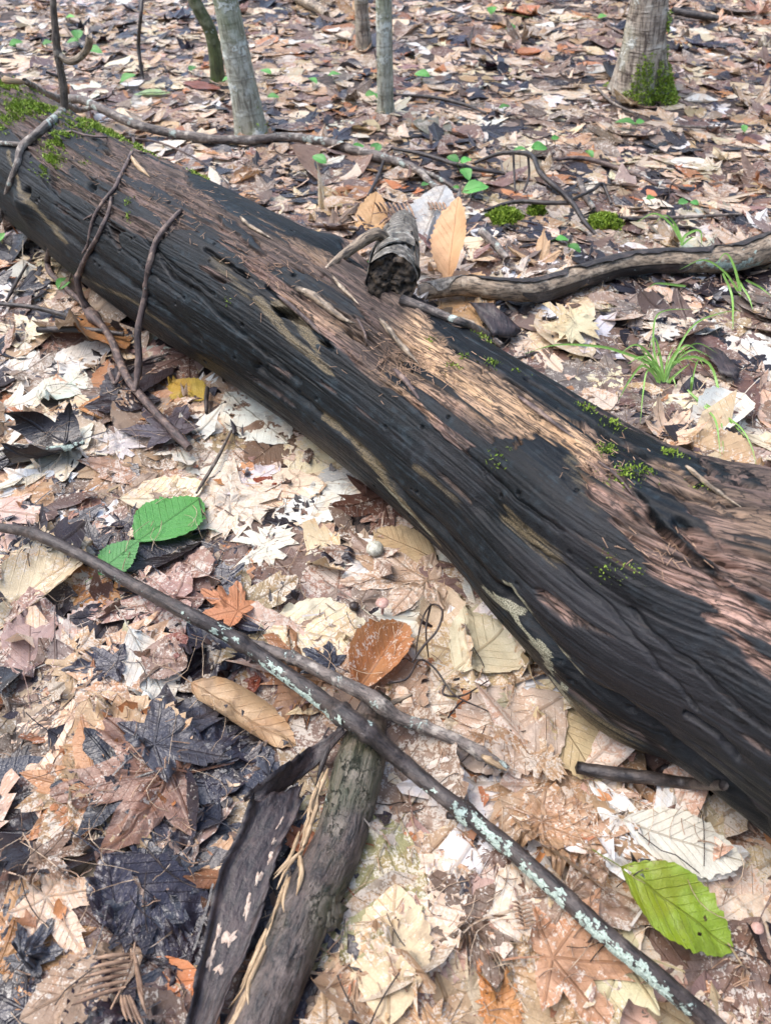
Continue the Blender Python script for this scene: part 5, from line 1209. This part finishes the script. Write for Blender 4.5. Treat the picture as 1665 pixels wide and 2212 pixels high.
SEED = [([(275, 168, 38, 20)], 'single broad mint green leaf beyond the mossy log end'), ([(168, 72, 36, 100), (158, 88, 26, 200), (205, 108, 34, -20)], 'three leaved pale seedling behind the upright grey branch'), ([(35, 92, 30, 30), (28, 98, 18, 160)], 'small green seedling behind the far end of the log'),
 ([(102, 92, 22, 20)], 'tiny green leaf behind the upright grey branch'), ([(417, 146, 26, 70)], 'green leaf in front of the curved mossy trunk'), ([(490, 171, 24, 0)], 'green leaf touching the foot of the leaning grey trunk'), ([(535, 264, 26, 150), (557, 262, 28, 30)], 'two leaved green seedling at the base of the leaning grey trunk'),
 ([(800, 203, 24, 10), (816, 206, 18, 90)], 'pair of green leaves beside the slim straight trunk'), ([(912, 160, 34, 170)], 'green leaf right of the slim straight trunk'), ([(722, 160, 28, 10)], 'bright green leaf left of the slim straight trunk'), ([(676, 173, 26, -40)], 'green leaf between the leaning and the slim trunk'), ([(590, 208, 26, 0)], 'green leaf just right of the leaning grey trunk'), ([(575, 154, 26, 160)], 'pale green leaf behind the leaning grey trunk'),
 ([(690, 343, 36, 150)], 'mint green round leaf below the long grey branch'), ([(772, 318, 28, 10), (813, 318, 36, 80)], 'bright green seedling growing over the long grey branch'), ([(978, 342, 30, 150), (1006, 346, 28, 30), (1006, 374, 40, -70)], 'tall seedling with three mint green leaves'), ([(1027, 406, 56, 8), (985, 404, 14, 180)], 'seedling with one long light green leaf over the tall orange leaf'),
 ([(1165, 318, 38, 10), (1122, 322, 28, 170)], 'lobed green seedling above the arching twig'), ([(1273, 331, 26, -60)], 'small green leaf beyond the arching twig'), ([(1199, 298, 20, 20)], 'tiny green seedling in the middle of the far litter'), ([(1352, 264, 46, 170), (1382, 263, 20, 10)], 'two leaved green seedling in front of the mossy footed tree'),
 ([(1398, 160, 42, -25)], 'oblong green leaf in front of the mossy footed trunk'), ([(1606, 276, 22, 90)], 'small green leaf at the far right of the litter'), ([(1240, 535, 34, -40), (1214, 516, 30, 10)], 'bright green seedling in front of the moss cushions'), ([(1090, 230, 26, 10)], 'green leaf in the litter between slim trunk and mossy footed tree'), ([(918, 398, 20, 30)], 'tiny green leaf near the end of the long grey branch'),
 ([(140, 610, 46, 70)], 'green leaf between the prongs of the forked twig'), ([(2, 512, 26, 60)], 'green leaf below the mossy end of the log'), ([(1475, 436, 24, 10), (1500, 438, 20, 170)], 'low green seedling behind the peeled grey branch'), ([(1405, 427, 22, 20)], 'tiny pale green leaf beyond the moss cushions'), ([(800, 570, 22, 30)], 'small mint leaf between log and curled bark stub'), ([(1300, 35, 20, 10), (1062, 20, 30, 80)], 'far pale green sprouts behind the thin trunks'), ([(1105, 60, 26, 0)], 'far green leaf left of the mossy footed trunk'), ([(152, 36, 20, 0)], 'far green leaf beside the upright grey branch')]
for lv, l in SEED: seedling(lv, l)

def grass(base, blades, label, seed):
    p = PL(*base); blades = list(blades); _q = np.random.default_rng(seed+50)
    for _ in range(14 if len(blades) > 8 else 2):
        a_ = _q.uniform(-1, 1); L_ = _q.uniform(40, 130); blades.append([base, (base[0]+a_*L_*.35, base[1]-L_*.5), (base[0]+a_*L_*.8, base[1]-L_*.75), (base[0]+a_*L_*1.3, base[1]-L_*.55)])
    e = empty('grass_tuft', p, label, 'grass'); r = np.random.default_rng(seed)
    for pts in blades:
        dpt = depth(p); C = []
        for k, (x, y) in enumerate(pts):
            dd = dpt+(0 if k == 0 else r.normal()*.004)-.012*k/len(pts); q = CAM+ray(x, y)*dd; 
            g = hs(q[0], q[1]); 
            if q[2] < g+.002 and k: q = PL(x, y, .003)
            C.append(q)
        C, s = crom(np.array(C), 24); t = np.linspace(0, 1, 24); T = nrm(np.gradient(C, axis=0)); sd_ = nrm(np.cross(T, CAM-C)+r.normal(size=3)*.2)
        w_ = rpx(p, r.uniform(3.5, 6.5))*np.interp(t, [0, .15, .6, 1], [.8, 1, .8, .06]); n_ = np.cross(sd_, T)
        V = np.concatenate([C-sd_*w_[:, None], C-n_*w_[:, None]*.35, C+sd_*w_[:, None]], 0); i = np.arange(23)
        luv = np.concatenate([np.stack([s, np.full(24, o), 0*s], 1) for o in (0, .003, .006)])
        mesh('blade', V, [np.stack([i, i+1, i+25, i+24], 1), np.stack([i+24, i+25, i+49, i+48], 1)], M_GRASS, e, dict(luv=luv))
    return e
grass((1432, 825), [[(1432, 825), (1412, 760), (1414, 690), (1440, 670), (1500, 668)], [(1438, 825), (1460, 760), (1500, 700), (1560, 675), (1600, 671)], [(1428, 822), (1400, 785), (1340, 760), (1290, 748), (1200, 745), (1130, 765)], [(1425, 825), (1390, 790), (1360, 820), (1335, 865)],
   [(1425, 828), (1398, 800), (1388, 850), (1382, 915)], [(1436, 825), (1450, 790), (1490, 770), (1530, 785), (1548, 830), (1556, 900), (1562, 980)], [(1430, 822), (1395, 770), (1376, 740)], [(1434, 825), (1440, 780), (1455, 745)], [(1440, 826), (1470, 800), (1490, 785)], [(1420, 826), (1408, 800), (1396, 775)], [(1432, 824), (1428, 780), (1424, 755)],
   [(1445, 828), (1452, 815), (1460, 838)]], 'grass tuft with long arching bright green blades beyond the log', 1)
grass((1492, 845), [[(1484, 842), (1510, 865), (1560, 895), (1600, 925), (1622, 965), (1632, 1005)], [(1490, 850), (1530, 885), (1570, 905), (1610, 945)], [(1520, 880), (1545, 910), (1555, 985)]], 'broad bent grass blades right of the tall grass tuft', 2)
grass((1600, 640), [[(1560, 590), (1580, 640), (1582, 715)], [(1590, 600), (1615, 640), (1625, 670)], [(1480, 618), (1420, 612), (1400, 622)], [(1610, 605), (1640, 620), (1665, 640)]], 'sparse grass blades under the lichened branch end', 3)
grass((1475, 530), [[(1470, 530), (1480, 508), (1510, 498), (1515, 530)], [(1472, 530), (1490, 515), (1500, 512)]], 'two short grass blades behind the peeled grey branch', 4)
def cushion(px, py, wpx, n, label, seed):
    n = int(n*2.6)
    r = np.random.default_rng(seed); p = PL(px, py); R_ = rpx(p, wpx); a = r.uniform(0, 6.28, n); u = np.sqrt(r.random(n))*R_*(1+.25*np.sin(a*3+seed))
    pos = np.stack([p[0]+u*np.cos(a), p[1]+u*np.sin(a)*.9, p[2]-.004+.02*(1-(u/R_)**2)*r.uniform(.5, 1, n)], 1)
    tag(moss('moss_cushion', None, pos, np.tile([0, -.2, 1.], (n, 1)), R_, seed, blade=.0075, origin=p), label, 'moss')
cushion(1092, 470, 84, 1100, 'larger bright green moss cushion beyond the log', 1); cushion(1158, 458, 44, 400, 'small moss tuft next to the larger cushion', 2); cushion(1305, 482, 88, 900, 'flat green moss patch near the pale lichened twig', 3)

# ------------------------------------------------------------------ small things: conifer sprigs, fungi, dark looped stems
def sprig(stem, needles, label, lift=.013, wpx=9):
    C = np.array([PL(x, y, lift) for x, y in stem]); e = empty('conifer_sprig', C[0], label, 'sprig'); C_, s = crom(C, 24)
    V, Fs, luv = tube(C_, rpx(C[0], wpx*.45), 6); mesh('stem', V, Fs, M_NEED, e, dict(luv=luv))
    for (x0, y0, x1, y1) in needles:
        a, b = PL(x0, y0, lift), PL(x1, y1, lift+.004); m = (a+b)/2+np.array([0, 0, .003]); Cn, s = crom(np.array([a, m, b]), 8); r_ = rpx(a, wpx)*np.array([.35, .8, 1, 1, 1, .95, .7, .2])
        V, Fs, luv = tube(Cn, r_, 6); mesh('needle', V, Fs, M_NEED, e, dict(luv=luv))
ns_ = [(287-3*k, 2062+14*k, 200-10*k+(4 if k % 2 else 0), 2072+20*k) for k in range(6)]+[(290+2*k, 2058+16*k, 305+3*k, 2110+20*k) for k in range(5)]+[(262+6*k, 2150, 275+12*k, 2205+4*k) for k in range(4)]
sprig([(292, 2035), (288, 2070), (275, 2110), (255, 2150), (240, 2180)], ns_, 'dry tan conifer sprig with flat needles on dark leaves')
sprig([(900, 472), (865, 462), (830, 458), (805, 462)], [(895-10*k, 470-k, 878-10*k, 436) for k in range(8)]+[(890-10*k, 470, 868-10*k, 486) for k in range(6)], 'rusty dry conifer sprig behind the curled bark stub', wpx=5)
sprig([(968, 455), (945, 450), (925, 452)], [(965-8*k, 455, 955-8*k, 436) for k in range(5)], 'tiny rusty conifer sprig left of the tall orange leaf', wpx=5)
sprig([(1120, 1945), (1128, 1975), (1132, 2010)], [(1122+2*k, 1955+9*k, 1105+2*k, 1948+9*k) for k in range(6)]+[(1124+2*k, 1957+9*k, 1146+2*k, 1952+9*k) for k in range(6)], 'small brown conifer sprig left of the lichen branch', wpx=5)
def dome(name, px, py, wpx, mat, label, cat, stalk=0.0, flat=.8):
    p = PL(px, py); R_ = rpx(p, wpx); e = empty(name, p, label, cat); a = np.linspace(0, 2*np.pi, 18, endpoint=False); f = np.radians(np.linspace(-40 if not stalk else -12, 88, 9)); r = np.random.default_rng(int(px))
    V = np.stack([R_*np.cos(f)[:, None]*np.cos(a), R_*np.cos(f)[:, None]*np.sin(a), R_*flat*np.sin(f)[:, None]*np.ones(18)], -1)*(1+.05*r.normal(size=(9, 18, 1))); V = V.reshape(-1, 3)+p+[0, 0, stalk+R_*.4]
    I = np.arange(9*18).reshape(9, 18); J = np.roll(I, -1, 1); mesh('cap', V, np.stack([I[:-1], J[:-1], J[1:], I[1:]], -1).reshape(-1, 4), mat, e)
    C_, s = crom(np.array([p-[0, 0, .006], p+[0, 0, stalk+R_*.45]]), 5); V, Fs, luv = tube(C_, R_*(.25 if stalk else .5), 8); mesh('stalk', V, Fs, mat, e, dict(luv=luv))
dome('puffball', 810, 1190, 38, M_PUFF, 'small grey white round fungus at the front of the log', 'fungus')
dome('mushroom', 826, 1318, 28, M_CAP, 'tiny pinkish flat capped mushroom above the spotted orange leaf', 'mushroom', .010, .4)
dome('mushroom', 1630, 2010, 26, M_CAP, 'tiny pinkish cup right of the yellow green leaf', 'mushroom', .004, .5)
dome('acorn', 765, 1312, 22, M_STEMD, 'small dark nut beside the tiny flat capped mushroom', 'nut')
def curve_thing(paths, name, label, mat, wpx=5, cat='stem'):
    e = empty(name, PL(*paths[0][0][:2]), label, cat)
    for pts in paths:
        C = np.array([PL(x, y, .004+(h if h else 0)) for x, y, h in pts]); C_, s = crom(C, 30); V, Fs, luv = tube(C_, rpx(C[0], wpx)*np.linspace(1, .5, 30), 6); mesh('stem', V, Fs, mat, e, dict(luv=luv))
curve_thing([[(890, 1430, 0), (915, 1395, .012), (945, 1360, .025), (955, 1320, .03), (935, 1305, .03), (915, 1330, .025), (902, 1380, .015), (897, 1425, 0)], [(840, 1475, 0), (880, 1465, .003), (905, 1425, .006), (940, 1445, .004), (980, 1500, .004), (1040, 1530, .004), (1088, 1552, 0)], [(960, 1480, .002), (958, 1500, .004), (1000, 1502, .004), (1055, 1470, 0)],
             [(930, 1305, .03), (920, 1360, .02), (925, 1420, 0)]], 'looped_stems', 'looping thin dark stems on pale leaves before the log', M_STEMD, 6)
# dark stems of leaves, threads and needles strewn over everything
deb = Batch(); thr = Batch(); ndl = Batch()
def strew(b, n, ylo, yhi, Lr, r_, curl, zlift=.002, segs=6):
    for _ in range(n):
        y = rng.uniform(ylo, yhi); hw = .3+.53*max(y, .15); x = rng.uniform(-hw, hw)
        if log_cover(x, y) < .95: continue
        L = rng.uniform(*Lr); a = rng.uniform(0, 6.28); t = np.linspace(-.5, .5, segs); cv = rng.normal()*curl
        X = x+L*(t*math.cos(a)-cv*t*t*math.sin(a)); Yv = y+L*(t*math.sin(a)+cv*t*t*math.cos(a)); i, j = hidx(X, Yv); h = H[i, j]
        Z = np.maximum(h.mean()+(h[-1]-h[0])*t, h)+zlift+rng.uniform(0, .002); V, Fs, luv = tube(np.stack([X, Yv, Z], 1), r_*rng.uniform(.7, 1.3), 4, caps=False); b.add(V, Fs, luv=luv)
strew(deb, 230, .1, 1.6, (.02, .06), .0005, .5); strew(deb, 400, 1.5, 3.4, (.03, .12), .0011, .4)
strew(thr, 900, .1, 1.5, (.012, .06), .00032, .9); strew(ndl, 1100, .1, 1.5, (.008, .018), .00045, .2, segs=4)
tag(deb.build('leaf_stalks', M_STEMD), 'loose dark leaf stalks strewn on the litter', 'stalks', kind='stuff')
tag(thr.build('dry_threads', M_THREAD), 'pale dry fibres and rootlets strewn on the litter', 'fibres', kind='stuff')
# needles and shreds on the log top
def log_strew(b, n, centres, sprd):
    for _ in range(n):
        cx_, cy_ = centres[rng.integers(len(centres))]; i, j, _d = lq(cx_+rng.normal()*sprd*1.5, cy_+rng.normal()*sprd); p = GL[i, j]; nn_ = GN[i, j]; t = nrm(LT[i]*rng.normal()+np.cross(nn_, LT[i])*rng.normal()*.6); L = rng.uniform(.004, .011)
        Cn = p+nn_*(.0015+rng.uniform(0, .003))+np.linspace(-.5, .5, 4)[:, None]*L*t; V, Fs, luv = tube(Cn, .00042, 4, caps=False); b.add(V, Fs, luv=luv)
log_strew(ndl, 650, [(150, 270), (250, 350), (330, 400), (400, 430), (440, 470), (560, 560), (600, 600), (830, 760), (870, 800), (860, 770), (900, 740), (960, 800), (1300, 1000), (1420, 1190)], 28)
tag(ndl.build('conifer_needles', M_NEED), 'dry brown conifer needles strewn on the log and litter', 'needles', kind='stuff')
